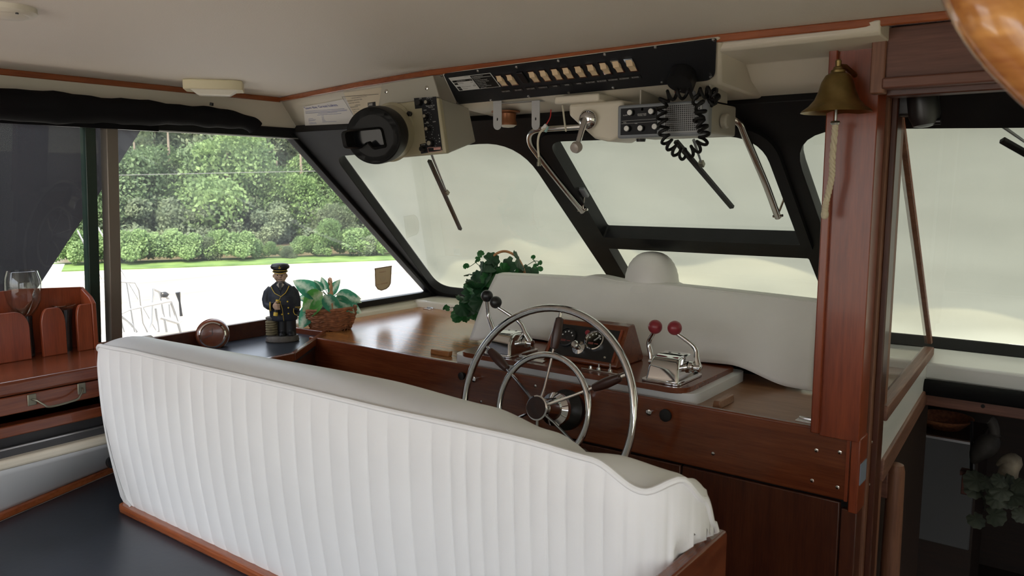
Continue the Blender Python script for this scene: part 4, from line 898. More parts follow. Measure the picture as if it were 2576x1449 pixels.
mb = MB(); put_text(mb, '2800', rpx(927.5,267,.0026), RR_, RUv, .0115, sx=.8); mk('lettering', mb, INKW, nb)
# ================================================================== BRACKET, spool, crank, radio and cords
ub = thing('mounting_bracket', PY(1295,270,1.95), 'grey U-shaped mounting bracket under the overhead console', 'bracket')
def uarm(px0, px1, y):
    t = PY(px0,266,y); 
    a,b = PY(px0,265,y), PY(px1,262,y); lo = PY((px0+px1)/2,327,y); xm = (a.x+b.x)/2; wd = (b.x-a.x)/2
    poly = [(a.x,a.z+.012),(a.x,lo.z+wd)]+[(xm-wd*math.cos(k*math.pi/8), lo.z+wd-wd*math.sin(k*math.pi/8)) for k in range(1,8)]+[(b.x,lo.z+wd),(b.x,a.z+.012)]
    hole = [(xm+.003*math.cos(k*math.pi/4), lo.z+.032+.005*math.sin(k*math.pi/4)) for k in range(8)]
    mk('arm', plate(poly,[hole],.002, lambda x,z,n: V((x,y+n,z))), GREYP if False else plain('light grey bracket paint', (.42,.42,.42), .5), ub)
uarm(1241,1262,1.94); uarm(1338,1358,1.94)
mk('strap', MB().box(PY(1241,266,1.94)+V((0,-.002,.006)), PY(1358,256,1.94)+V((0,.03,.004))), bpy.data.materials['light grey bracket paint'], ub)
spo = thing('copper_spool', PY(1275,290,2.02), 'copper coloured round fitting hanging behind the U-shaped bracket', 'fitting')
sc_ = PY(1272,283,2.03); mk('flange', MB().lathe([(.046,.004),(.046,0),(.03,-.004)], sc_, (0,0,1), 28), COPPER, spo); mk('body', MB().lathe([(.026,0),(.024,-.02),(.028,-.028),(.028,-.036)], sc_+V((.01,0,-.004)), (0,0,1), 24), COPPER, spo); mk('lens', MB().lathe([(.026,-.036),(.018,-.042),(.0001,-.044)], sc_+V((.01,0,-.004)), (0,0,1), 24, cap=False), LENS, spo)
cr = thing('searchlight_control', PY(1480,310,1.95), 'cream housing with a chrome searchlight crank under the console', 'searchlight control')
k0 = lambda px,py: PY(px,py,1.93)
hb = [k0(1410,247),k0(1530,240),k0(1548,350),k0(1500,377),k0(1440,300),k0(1412,262)]
top4 = [V((-1.33,1.905,1.848)),V((-1.175,1.905,1.848)),V((-1.175,2.06,1.84)),V((-1.33,2.06,1.84))]
mk('mounting_plate', MB().box((k0(1408,250).x,1.90,1.826),(k0(1520,245).x,2.06,1.848)), CREAM, cr, bevel=.006)
xa, xb = k0(1432,268).x, k0(1532,262).x
mb = MB(); mb.prism([(xa,1.925,1.828),(xa,1.925,1.795),(xb-.045,1.925,1.728),(xb+.005,1.925,1.716),(xb+.045,1.925,1.735),(xb+.045,1.925,1.828)], (0,.13,0)); mk('housing', mb, CREAM, cr, bevel=.010, seg=3)
hub = PY(1480,300,1.915); mk('boss', MB().lathe([(.026,0),(.027,.006),(.022,.014),(.012,.020)], hub, (0,-1,-.15), 24), CHROME, cr)
tip = PY(1451,370,1.87); mk('crank_arm', MB().tube([hub+V((0,-.014,0)), hub*.6+tip*.4+V((0,-.01,0)), tip], [.010,.0085,.007], 12), CHROME, cr)
mk('crank_knob', MB().lathe([(.007,-.008),(.015,-.006),(.0165,.004),(.013,.014),(.007,.016)], tip, (0,-1,-.25), 20), plain('clear grey knob', (.35,.31,.28), .15), cr)
# loudhailer radio
ra = thing('hailer_radio', PY(1690,300,1.93), 'grey loudhailer radio with black dial panel and speaker grille', 'radio')
q0 = lambda px,py,n=0.0: PY(px,py,1.90)+V((0,-n,0))
z1, z0 = q0(1560,268).z, q0(1560,348).z; xl, xr = q0(1553,300).x, q0(1782,300).x
mk('bezel', MB().box((xl,1.90,z0),(xr,1.925,z1+.003)), GREYP, ra, bevel=.005)
mk('case', MB().box((xl+.012,1.925,z0+.004),(xr-.004,2.09,z1)), BEIGEG, ra, bevel=.006)
dp = mk('dial_panel', MB().box((xl+.012,1.897,z0+.008),(xl+.118,1.901,z1-.006)), PANEL, ra)
gx0, gx1 = q0(1672,300).x, q0(1766,300).x
spk = mk('speaker_grille', MB().box((gx0,1.896,z0+.008),(gx1,1.902,z1-.004)), plain('grey grille', (.34,.35,.35), .5), ra)
mb = MB()
for i in range(17):
    for j in range(13):
        x = gx0+.006+i*(gx1-gx0-.012)/16; z = z0+.014+j*(z1-z0-.022)/12; mb.box((x-.0019,1.8952,z-.0019),(x+.0019,1.8962,z+.0019))
o_ = mk('grille_holes', mb, BLKP, spk, smooth=False); o_['kind'] = 'stuff'
for px,py in ((1585,283),(1638,280),(1577,323),(1611,322),(1647,318)):
    c = q0(px+6,py+1); kb = mk('knob', MB().lathe([(.009,0),(.008,.014)], c, (0,-1,0), 16), BLKP, ra); mk('knob_cap', MB().lathe([(.0072,.014),(.0068,.017),(.0001,.0175)], c, (0,-1,0), 16, cap=False), WHITEP, kb)
mk('pilot_lamp', MB().lathe([(.005,0),(.004,.003)], q0(1617,275), (0,-1,0), 12), plain('amber lamp', (.3,.10,.03), .3), ra)
mb = MB()
for tx,px,py in (('LOUDHAILER',1605,289),('MODEL 1250',1606,292.5),('ALARM',1569,292),('VOL',1598,312),('FOG',1570,310)): put_text(mb, tx, q0(px,py,.0038), (1,0,0), (0,0,1), .0044)
mb.beam(q0(1565,305,.0035), q0(1665,298,.0035), .0005,.0003,(0,-1,0)); mb.beam(q0(1565,312,.0035), q0(1665,305,.0035), .0005,.0003,(0,-1,0)); mk('markings', mb, INKW, dp)
mk('side_knob', MB().lathe([(.018,0),(.019,.012),(.015,.016)], (xr+.0,1.99,z1-.045), (1,0,0), 18), BEIGEG, ra)
mb = MB(); mb.box((xl+.05,1.93,z1+.0),(xr-.01,2.04,z1+.004)); mb.box((xl+.05,1.93,z1),(xl+.054,2.04,1.85)); mb.box((xr-.014,1.93,z1),(xr-.010,2.04,1.85)); mk('hanger', mb, BEIGEG, ra)
mk('foot', MB().lathe([(.014,0),(.012,-.008)], ((xl+.045),1.95,z0), (0,0,1), 16), BLKP, ra)
# microphone clipped on the panel, with its coiled cord
mc = PL(1722,183,SO,SN); mi = thing('microphone', mc, 'black handheld microphone clipped to the switch panel', 'microphone')
fist = [(-.030,.022),(-.010,.036),(.018,.034),(.034,.016),(.030,-.008),(.024,-.034),(.004,-.034),(-.020,-.022),(-.034,-.004)]
mk('body', plate(rounded(fist,[.012]*9,4), [], .036, lambda x,y,z: mc+SR*x+SU*y+SN*(.022+z)), BLKP, mi, bevel=.008, seg=3)
mk('talk_bar', MB().tube([mc+SR*-.020+SU*-.022+SN*.042, mc+SR*.0+SU*-.010+SN*.043], .004, 8), CHROME, mi)
mk('strain_relief', MB().tube([PY(1745,232,1.87),PY(1752,247,1.865)], [.0045,.003], 8), GREYM, mi)
def coil(ctrl, turns, rad, r, per=14):
    path = catmull(ctrl, 40); n = turns*per; out = []
    for i in range(n+1):
        t = i/n*(len(path)-1); k = min(int(t),len(path)-2); p = path[k].lerp(path[k+1], t-k); d = (path[k+1]-path[k]).normalized()
        u = d.cross(V((0,1,0))); u = u.normalized() if u.length > .05 else V((1,0,0)); v = d.cross(u); a = 2*math.pi*i/per
        out.append(p+(u*math.cos(a)+v*math.sin(a)*.7)*rad)
    return MB().tube(out, r, 6)
cdp = [PY(1752,247,1.865),PY(1763,275,1.85),PY(1758,300,1.85),PY(1768,322,1.855),PY(1770,352,1.86),PY(1745,378,1.86),PY(1715,388,1.86),PY(1690,370,1.86),PY(1672,345,1.86),PY(1668,310,1.86),PY(1664,278,1.86),PY(1675,245,1.855),PY(1710,236,1.855),PY(1760,236,1.86),PY(1790,232,1.87),PY(1797,246,1.88),PY(1785,255,1.89)]
tag(mk('coiled_cord', coil(cdp, 27, .0125, .0042), BLKR), 'black coiled microphone cord looping over the hailer radio', 'cord')
# loose wires
wr = thing('loose_wires', PY(1380,300,1.95), 'pale cable and red wire with a crimp connector hanging beside the bracket', 'wires')
mk('pale_cable', MB().tube(catmull([PY(1372,322,1.93),PY(1358,335,1.92),PY(1353,360,1.92),PY(1356,400,1.92)],8), .0032, 8), plain('pale cable', (.6,.56,.44), .5), wr)
mk('cable_plug', MB().lathe([(.0045,0),(.005,.014),(.0065,.015),(.0065,.026)], PY(1356,395,1.92), (0,0,-1), 12), BRONZE, wr)
mk('red_wire', MB().tube(catmull([PY(1386,276,1.96),PY(1384,295,1.95),PY(1375,312,1.94)],6), .0017, 6), REDW, wr)
mk('connector', MB().beam(PY(1364,326,1.93),PY(1375,314,1.93), .011,.008,(0,-1,0)), WHITEP, wr, bevel=.002); mk('blue_connector', MB().beam(PY(1372,332,1.935),PY(1378,318,1.935), .006,.006,(0,-1,0)), plain('pale blue crimp', (.3,.5,.5), .4), wr)
mk('white_cable', MB().tube([PY(1415,262,1.97),PY(1420,305,1.97),PY(1424,330,1.99)], .0028, 6), bpy.data.materials['pale cable'], wr)
# ================================================================== WINDOW OPENER and WIPERS
op = thing('window_opener', (-1.19,2.2,1.75), 'bent stainless tube arms for opening the centre windshield pane', 'window opener')
ol = lambda px,py,o=-.07: WS(px,py,o)
lp_ = [ol(1470,318,-.06),ol(1400,322,-.07),ol(1352,326),ol(1334,338),ol(1334,360),ol(1350,385),ol(1400,450),ol(1466,532)]
mk('tube_arm', MB().tube(catmull(lp_,8), .0105, 12), STEEL, op)
rp_ = [ol(1820,296,-.06),ol(1845,300),ol(1862,312),ol(1872,335),ol(1900,400),ol(1930,472),ol(1957,546)]
mk('tube_arm', MB().tube(catmull(rp_,8), .0105, 12), STEEL, op)
for (tx,ty),(bx,by) in (((1466,525),(1470,492)),((1957,540),(1974,495))):
    mk('link', MB().tube([ol(tx,ty),ol(bx,by,-.03)], .0035, 8), STEEL, op)
    mk('pivot_bolt', MB().tube([ol(tx-12,ty+4),ol(tx+12,ty+2)], .0045, 8), STEEL, op)
    c = WS(bx+(-4 if bx<1600 else 6),by-8,-.028); mk('pane_clip', MB().obox(c, (.016,0,0), WU*.022, WN*.006), GREYM, op, bevel=.002)
def wiper(label, a, b, c, d, grp='windshield wipers'):
    r = thing('windshield_wiper', WS(*a,.06), label, 'wiper', grp)
    o = .055
    mk('arm', MB().tube([WS(*c,o),WS(*d,o)], [.005,.003], 8), GREYM, r)
    p,q = WS(*a,o-.01), WS(*b,o-.01); mk('blade', MB().beam(p,q,.016,.012,WN), BLKR, r, bevel=.002)
    m_ = p.lerp(q,.5); mk('clip', MB().obox(WS(*d,o), (.008,0,0), WU*.010, WN*.008), BRONZE, r, bevel=.002)
wiper('long thin black wiper on the port windshield pane', (1080,404),(1158,577),(1084,385),(1124,484))
wiper('wide black wiper across the centre windshield pane', (1700,355),(1842,522),(1745,352),(1765,412))
wiper('black wiper on the starboard windshield pane beyond the glass partition', (2520,352),(2640,420),(2475,285),(2600,372))
wm = thing('wiper_motor', WS(2310,300,-.06), 'black wiper motor hanging at the top of the starboard pane', 'wiper motor')
c = WS(2310,275,-.10); mk('body', MB().lathe([(.030,-.05),(.034,-.04),(.034,.028),(.026,.05),(.012,.054)], c+V((.01,0,.012)), (.15,.0,-1), 24), BLKP, wm); mk('gearbox', MB().obox(c+V((-.045,.03,.015)), (.03,0,0), (0,.03,0), (0,0,.028)), BLKP, wm, bevel=.006); mk('nub', MB().lathe([(.008,0),(.008,.02)], c+V((.03,-.005,-.03)), (1,0,0), 10), BLKP, wm)
bl = thing('companionway_roll', (-.02,2.87,.94), 'black padded roll lying on the beam in front of the forward cabin', 'padded roll')
mk('roll', MB().tube([(-.485,2.872,.936),(-.47,2.872,.937),(.46,2.872,.937)], [.022,.0265,.0265], 18), BLKV, bl); mk('end_cap', MB().lathe([(.02,0),(.016,.006)], (-.486,2.872,.936), (-1,0,0), 16), plain('grey cap', (.2,.2,.21), .5), bl)
# ================================================================== BELL
bc = PY(2103,281,1.905); bc = V((bc.x,1.905,bc.z))
be = thing('ship_bell', bc, 'aged brass ship bell with a rope hanging at the mahogany post', 'bell')
S = .0775/.0775
bp = [(.0015,.088),(.016,.086),(.026,.080),(.034,.066),(.040,.045),(.048,.026),(.060,.012),(.074,.002),(.0765,-.002),(.072,0),(.058,.009),(.045,.024),(.037,.044),(.031,.064),(.022,.077),(.0015,.083)]
mk('bell_body', MB().lathe(bp, bc, (0,0,1), 48, cap=False), BRASS, be)
mk('crown', MB().lathe([(.0155,.086),(.0155,.091),(.011,.093),(.010,.098),(.006,.1),(.0068,.112),(.004,.115)], bc, (0,0,1), 24), BRASS, be)
mk('bracket', MB().tube([bc+V((0,0,.1)), bc+V((.005,.035,.103)), bc+V((.02,.075,.085))], .006, 8), BRASS, be)
mk('clapper', MB().lathe([(.003,.03),(.003,-.020),(.009,-.021),(.011,-.025),(.009,-.029),(.004,-.030)], bc, (0,0,1), 16), plain('steel clapper', (.5,.52,.5), .3, metal=1), be)
rpx_ = [bc+V((0,0,-.028))]+[PY(px,py,1.91) for px,py in ((2100,330),(2094,400),(2093,440),(2085,480),(2077,515),(2075,535))]
rpath = catmull(rpx_,14); rb = MB()
for ph in range(3):
    pts = []
    for i,p in enumerate(rpath): a = i*.55+ph*2.094; pts.append(p+V((math.cos(a),math.sin(a),0))*.0034)
    rb.tube(pts, .0042 if ph else .0042, 6)
mk('rope', rb, ROPE, be); mk('rope_knot', MB().ball(rpath[-1]+V((0,0,-.004)), .009, 12, (1,1,1.3)), ROPE, be)
# curved varnished grab rail close to the camera
gpts = [PD(2330,-260,.52)+V((0,0,.0)), PD(2435,-80,.51), PD(2500,40,.50), PD(2590,150,.50), PD(2720,250,.50), PD(2950,330,.52)]
gpts = [V((gpts[0].x-.06,gpts[0].y,1.948))]+gpts+[V((.37,.95,1.62))]
gr = thing('grab_rail', gpts[0], 'glossy orange-brown curved wooden grab rail close by', 'grab rail')
mk('rail', MB().tube(catmull(gpts,10), .021, 20), GRABW, gr); mk('end_flange', MB().lathe([(.032,0),(.030,-.012)], V((gpts[0].x,gpts[0].y,1.95)), (0,0,1), 20), GRABW, gr)
# ================================================================== FORWARD CABIN
nw = thing('newel_post', (-.405,2.3,-.7), 'tapered round-topped wooden newel post at the companionway steps', 'newel post')
np_ = PY(2256,1165,2.3); mk('post', MB().lathe([(.030,-.7),(.028,.2),(.0235,.70),(.022,np_.z-.02),(.018,np_.z-.004),(.010,np_.z)], (np_.x,2.3,0), (0,0,1), 18), OLDZ, nw)
mk('rail', MB().box((-.475,2.28,np_.z-.10),(np_.x-.015,2.31,np_.z-.025)), OLDX, nw, bevel=.004)
fr = thing('cabin_locker', (-.6,4.3,.2), 'grey white locker door in the dark forward cabin', 'locker')
FY = 4.3; a_ = PY(2278,1085,FY); b_ = PY(2445,1118,FY); d_ = PY(2431,1385,FY)
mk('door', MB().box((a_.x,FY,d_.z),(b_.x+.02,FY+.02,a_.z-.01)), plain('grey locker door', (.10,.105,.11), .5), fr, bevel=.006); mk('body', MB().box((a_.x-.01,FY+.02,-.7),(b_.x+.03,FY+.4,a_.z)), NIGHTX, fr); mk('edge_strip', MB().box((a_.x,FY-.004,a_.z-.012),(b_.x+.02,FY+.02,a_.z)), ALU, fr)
bk = thing('woven_tray', PY(2360,1075,FY-.1), 'shallow brown woven tray on top of the locker', 'tray')
c = PY(2370,1078,FY+.15); mk('tray', MB().lathe([(.08,0),(.13,.05),(.135,.055),(.128,.055),(.078,.008)], V((c.x,FY+.2,a_.z)), (0,0,1), 24), WICK, bk)
go = thing('goose_figure', PY(2470,1150,3.6), 'dark long-necked goose figure hanging in the forward cabin', 'figurine')
gq = lambda px,py: PY(px,py,3.6)
mk('body', MB().tube(catmull([gq(2448,1165),gq(2462,1140),gq(2485,1118),gq(2498,1100),gq(2502,1085),gq(2496,1062),gq(2490,1056)],6), [.008+.035*math.sin(min(1,i/22)*math.pi)+(.012 if i>20 else 0) for i in range(37)], 12), plain('dark feather paint', (.05,.045,.04), .6, var=.4, vscale=20), go)
mk('hanger', MB().tube([gq(2445,1060),gq(2443,1195)], .006, 6), BLKP, go)
go2 = thing('white_goose_figure', PY(2550,1180,3.6), 'pale goose figure with a folded wing in the forward cabin', 'figurine')
mk('body', MB().tube(catmull([gq(2508,1170),gq(2528,1160),gq(2550,1160),gq(2540,1178),gq(2535,1200),gq(2545,1230)],6), [.006+.02*min(1,i/10)+.014*(i/31) for i in range(31)], 12), plain('pale feather paint', (.35,.30,.22), .6, var=.4, vscale=20), go2)
bx = thing('small_wall_box', gq(2430,1215), 'small dark square box hanging in the forward cabin', 'box'); mk('box', MB().box(gq(2416,1243), gq(2443,1193)+V((0,.05,0))), DARKX, bx, bevel=.003); mk('lid', MB().box(gq(2414,1195), gq(2445,1190)+V((0,.05,0))), DARKX, bx)
# ================================================================== CLOCK, STICKER
cl = thing('barometer', (-2.745,1.71,.977), 'round wooden ship barometer with a chrome bezel leaning in the tray', 'barometer')
cc = PX(535,842,-2.745); cn = V((.80,-.58,.12)).normalized()
mk('case', MB().lathe([(.058,-.028),(.062,-.02),(.062,.0),(.056,.010),(.050,.012)], cc, cn, 36), MAHY, cl)
mk('bezel', MB().lathe([(.050,.008),(.050,.016),(.045,.018),(.042,.013)], cc, cn, 36, cap=False), CHROME, cl); mk('dial', MB().lathe([(.043,.010),(.0001,.0105)], cc, cn, 36, cap=False), plain('brown dial', (.24,.245,.20), .4, var=.3, vscale=40), cl)
mb = MB(); cu_ = V((0,0,1)); cu_ = (cu_-cn*cu_.dot(cn)).normalized(); cv_ = cn.cross(cu_); mb.beam(cc+cn*.013, cc+cn*.013-cu_*.01+cv_*.030, .002,.001,cn); mb.beam(cc+cn*.013, cc+cn*.013+cu_*.025, .002,.001,cn); mk('hands', mb, INKD, cl)
stp_ = lambda px,py,n=0.0: PW(px,py,-.018)+V((n,0,0))
sk = thing('window_sticker', stp_(962,700), 'tan shield-shaped sticker on the port window glass', 'sticker')
so_ = [(941,676),(984,669),(983,672),(981,712),(977,720),(970,726),(958,730),(949,727),(943,718),(942,680)]
mk('shield', MB().prism([stp_(*p,.003) for p in so_], (.0006,0,0)), STICK, sk)
si_ = [(944.5,679),(980.5,673.5),(979,711),(975,718),(969,723.5),(958,727),(950,724.5),(945.5,717)]
mb = MB()
for a,b in zip(so_, so_[1:]+so_[:1]): mb.beam(stp_(*a,.0045), stp_(*b,.0045), .004,.0006,(1,0,0))
mk('border', mb, plain('sticker brown', (.12,.07,.045), .6), sk)
mb = MB(); rr_ = stp_(980,690)-stp_(945,696)
put_text(mb, 'PRESIDENTS', stp_(952,686.5,.0042), rr_, (0,0,1), .014, sx=.62); put_text(mb, 'NOTTAWASAGA', stp_(947,717.5,.0042), rr_, (0,0,1), .014, sx=.66); mk('lettering', mb, INKR if False else plain('sticker red brown', (.22,.06,.04), .6), sk)
mb = MB(); c = stp_(962,698,.0042); mb.lathe([(.020,0),(.016,0)], c, (1,0,0), 24, cap=False); mb.lathe([(.010,0),(.004,0)], c, (1,0,0), 6, cap=False); mk('emblem', mb, plain('sticker faded tan', (.46,.38,.27), .6), sk)
# ================================================================== CAPTAIN FIGURINE (painted statuette)
fo = PZ(711,858,.977); fo = V((fo.x,fo.y,.977)); fa = math.radians(50)
FM = Matrix.Translation(fo) @ Matrix.Rotation(fa, 4, 'Z')
def fp(x, y, z): return FM @ V((x,y,z))           # local: x = viewer's right, -y = towards the viewer, z up
cap = thing('captain_figurine', fo, 'painted statuette of a stout sea captain in navy coat standing on the tray', 'figurine')
def ftube(pts, r, n=12): return MB().tube([fp(*p) for p in pts], r, n)
def ellip(secs, n=20, cap_=True):                  # loft of ellipses (cx, cy, z, rx, ry)
    mb = MB(); R = []
    for cx,cy,z,rx,ry in secs: R.append([mb.bm.verts.new(fp(cx+rx*math.cos(k*2*math.pi/n), cy+ry*math.sin(k*2*math.pi/n), z)) for k in range(n)])
    for A,B in zip(R,R[1:]):
        for k in range(n): mb.bm.faces.new((A[k],A[(k+1)%n],B[(k+1)%n],B[k]))
    if cap_: mb.bm.faces.new(R[0][::-1]); mb.bm.faces.new(R[-1])
    return mb
def addtube(mb, pts, r, n=12): mb.tube([fp(*p) for p in pts], r, n); return mb
rb = [(0,0,0,.062,.042),(0,0,.004,.066,.045),(0,0,.018,.063,.043),(.004,0,.024,.058,.039)]
mk('base', ellip(rb,28), STONE, cap)
mb = MB()
for sx in (-.0,.033): addtube(mb, [(sx+.002,.004,.02),(sx+.002,.004,.06),(sx*.8+.006,.004,.115)], [.019,.020,.023], 14)
for sx in (.0,.035): addtube(mb, [(sx,-.004,.026),(sx,-.020,.027),(sx,-.030,.024)], [.014,.014,.009], 10)
mk('trousers', mb, BLACKC, cap, remesh=.0028)
# coat: body and both sleeves as one skin
mb = ellip([(.008,0,.085,.050,.034),(.008,0,.092,.053,.037),(.008,0,.12,.055,.040),(.008,-.004,.155,.057,.044),(.006,-.004,.185,.055,.042),(.004,0,.212,.050,.034),(.002,0,.228,.036,.026),(.001,.002,.238,.020,.018),(.001,.002,.246,.014,.013)], 24)
addtube(mb, [(-.036,.0,.216),(-.050,.0,.198),(-.057,-.004,.172),(-.054,-.012,.150),(-.044,-.032,.147),(-.030,-.044,.149)], [.014,.017,.017,.016,.015,.013])
addtube(mb, [(.040,0,.216),(.053,.002,.196),(.060,.0,.165),(.060,-.010,.142),(.055,-.022,.125)], [.014,.017,.017,.016,.014])
mk('coat', mb, NAVY, cap, remesh=.0026)
# head
mb = MB(); mb.ball(fp(.001,-.004,.266), .0250, 20, (1,1,1.12)); mb.ball(fp(.001,-.012,.250), .019, 14, (1.1,.9,.8)); mb.ball(fp(.001,-.0305,.2645), .0055, 10, (1,1,1.2))
for s in (-1,1): mb.ball(fp(s*.0250,.0,.264), .0062, 8, (.5,.9,1.3)); mb.ball(fp(s*.014,-.021,.258), .0085, 10)
addtube(mb, [(.001,0,.236),(.001,-.001,.256)], .0135)
mk('head', mb, SKIN, cap, remesh=.0018)
mb = MB()
for s in (-1,1): mb.ball(fp(s*.0088,-.0272,.2695), .0026, 8); addtube(mb, [(s*.003,-.0290,.2755),(s*.0095,-.0288,.277),(s*.0155,-.0245,.275)], .0014, 6)
addtube(mb, [(-.007,-.0298,.2535),(.001,-.0312,.2525),(.009,-.0298,.2535)], .0013, 6); mk('eyes_and_mouth', mb, INKD, cap)
mb = MB(); mb.ball(fp(.001,-.016,.2430), .017, 14, (1.05,.8,.75)); mb.ball(fp(.001,.007,.262), .0255, 14, (1,.8,.95)); mk('hair_and_beard', mb, plain('grey brown hair', (.13,.11,.10), .7, var=.3, vscale=200), cap)
# collar, tie
mb = MB(); mb.prism([fp(-.014,-.031,.232),fp(.001,-.037,.214),fp(.016,-.031,.232),fp(.001,-.024,.245)], FM.to_3x3() @ V((0,.010,0))); mk('shirt', mb, plain('painted shirt', (.5,.46,.4), .6), cap)
mb = MB(); mb.prism([fp(-.005,-.0365,.238),fp(-.0035,-.0395,.212),fp(.0055,-.0395,.212),fp(.007,-.0365,.238)], FM.to_3x3() @ V((0,.004,0))); mk('tie', mb, BLACKC, cap)
mb = MB()
for s in (-1,1): mb.prism([fp(s*.016,-.026,.243),fp(s*.033,-.030,.226),fp(s*.030,-.036,.217),fp(s*.020,-.042,.203),fp(.004,-.0455,.188),fp(.003,-.044,.196)], FM.to_3x3() @ V((0,.006,0)))
mk('lapels', mb, NAVY, cap)
# cap
mk('hat', ellip([(.001,-.004,.279,.0265,.026),(.001,-.004,.290,.0272,.0268),(.001,-.003,.295,.0355,.034),(.001,-.003,.303,.0372,.035),(.001,-.002,.312,.030,.028),(.001,-.002,.315,.013,.012)],28), BLACKC, cap)
mb = MB(); mb.grid(lambda u,v: fp(.001+(.0260+.004*v)*math.cos(math.pi*(1+u)), -.007+(.0260+.014*v*math.sin(math.pi*u))*math.sin(math.pi*(1+u)), .2835-.006*v*math.sin(math.pi*u)), 20, 4); mk('visor', mb, BLKP, cap, solid=.002)
mb = MB(); mb.tube([fp(.001+.0292*math.cos(math.pi*(1+k/20)), -.007+(.0265+.014*math.sin(math.pi*k/20))*math.sin(math.pi*(1+k/20)), .2838-.006*math.sin(math.pi*k/20)) for k in range(21)], .0013, 6); mk('visor_braid', mb, GOLD, cap)
mb = MB(); mb.tube([fp(.001+.0278*math.cos(math.pi*(1+k/20)), -.004+.0276*math.sin(math.pi*(1+k/20)), .287) for k in range(21)], .0010, 6); mk('hat_braid', mb, GOLD, cap)
mb = MB(); addtube(mb, [(-.004,-.0388,.3005),(-.002,-.0385,.298),(.001,-.038,.297),(.004,-.0385,.298),(.006,-.0388,.3005)], .0011, 6); addtube(mb, [(.001,-.0378,.297),(.001,-.0392,.306)], .0012, 6); mk('anchor_badge', mb, GOLD, cap)
for x,z in ((.027,.166),(.029,.141),(.029,.118),(-.001,.166),(.004,.116)): mk('button', MB().ball(fp(x,-.0475+.3*abs(x-.008)**1.2,z), .0034, 8), GOLD, cap)
for sgn in (-1,1): mk('lapel_piping', addtube(MB(), [(sgn*.034,-.0305,.226),(sgn*.030,-.0375,.217),(sgn*.0275,-.0395,.212),(sgn*.020,-.044,.200),(.003,-.0475,.187)], .0012, 6), GOLD, cap)
mk('front_piping', addtube(MB(), [(.002,-.048,.186),(-.004,-.049,.175),(.006,-.049,.14),(.008,-.0455,.115),(.010,-.041,.088)], .0009, 6), GOLD, cap)
for rr in (0,.005): mk('cuff_stripe', MB().tube([fp(-.041+rr*.6, -.036-.002*rr+.018*math.cos(k*math.pi/5), .1475+.018*math.sin(k*math.pi/5)) for k in range(0,11)], .0011, 6), GOLD, cap)
for rr in (0,.005): mk('cuff_stripe', MB().tube([fp(.0595-.2*rr+.0175*math.cos(k*math.pi/6), -.012+.0175*math.sin(k*math.pi/6), .1405-rr) for k in range(12)], .0011, 6, closed=True), GOLD, cap)
mk('pocket_piping', addtube(MB(), [(.049,-.0345,.136),(.048,-.0375,.122),(.053,-.0365,.112),(.062,-.030,.108)], .0012, 6), GOLD, cap)
# hand with spyglass
mb = MB(); mb.ball(fp(-.020,-.052,.150), .011, 12, (1.1,.8,1.1))
for k in range(4): addtube(mb, [(-.022,-.058,.158-.0062*k),(-.012,-.0635,.1585-.0062*k),(-.003,-.060,.158-.0062*k),(-.004,-.0535,.1575-.0062*k)], [.0036,.0036,.0034,.0028], 8)
addtube(mb, [(-.022,-.055,.160),(-.014,-.059,.168),(-.008,-.058,.170)], [.004,.0036,.003], 8); mk('hand', mb, SKIN, cap, remesh=.0014)
sg0, sg1 = (-.010,-.053,.176), (-.020,-.056,.112)
mk('spyglass', MB().lathe([(.0052,0),(.0052,.02),(.006,.022),(.006,.045),(.0075,.047),(.0075,.066)], fp(*sg0), fp(*sg1)-fp(*sg0), 14), BLACKC, cap)
dsg = (fp(*sg1)-fp(*sg0)).normalized(); mk('spyglass_band', MB().lathe([(.0056,0),(.0064,.001),(.0062,.012),(.0056,.013)], fp(*sg0), dsg, 14), GOLD, cap); mk('spyglass_band', MB().lathe([(.0076,.050),(.0085,.052),(.0085,.064),(.007,.065)], fp(*sg0), dsg, 14), GOLD, cap)
# coil of rope on a bollard
mb = MB(); tr_ = 6.4; mb.tube([fp(-.040+.019*math.cos(a), .002+.019*math.sin(a), .026+.062*a/(2*math.pi*tr_)) for a in [k*2*math.pi*tr_/110 for k in range(111)]], .0055, 8); mk('rope_coil', mb, ROPED, cap)
mk('bollard', MB().lathe([(.015,.02),(.015,.09),(.022,.092),(.023,.098),(.018,.101)], fp(-.040,.002,0), (0,0,1), 20), STONE, cap)
# ================================================================== BASKET with variegated leaves
bs = PZ(815,832,.985); bs = V((bs.x-.005,bs.y+.045,.984))
pb_ = thing('leaf_basket', bs, 'wicker basket of variegated artificial leaves on the varnished dash', 'plant basket')
DL = leafmat('variegated leaf', (.05,.26,.15), (.10,.42,.24), 9, .55, .35, vein=(.68,.78,.60))
DL2 = leafmat('bright variegated leaf', (.11,.38,.07), (.18,.52,.10), 9, .55, .35, vein=(.68,.72,.44))
dirx = RT.copy(); diry = V((-RT.y,RT.x,0))
def bq(x, y, z): return bs+dirx*x+diry*y+V((0,0,z))
for k in range(9):
    z = .006+k*.0095; rx = .082+.022*math.sin(min(1,k/7)*1.4); ry = rx*.72; ph = math.pi/14*(k%2)
    pts = [bq(rx*math.cos(a)*(1+.028*math.cos(14*a+ph*14)), ry*math.sin(a)*(1+.028*math.cos(14*a+ph*14)), z+.004*math.sin(7*a)+.006*math.cos(a)) for a in [i*2*math.pi/84 for i in range(84)]]
    mk('woven_strand', MB().tube(pts, .0058, 6, closed=True), WICK, pb_)
mb = MB()
for k in range(28):
    a = k*2*math.pi/28; mb.tube([bq(.08*math.cos(a),.058*math.sin(a),0),bq(.098*math.cos(a),.07*math.sin(a),.04),bq(.105*math.cos(a),.075*math.sin(a),.088)], .0022, 5)
mk('uprights', mb, WICK, pb_)
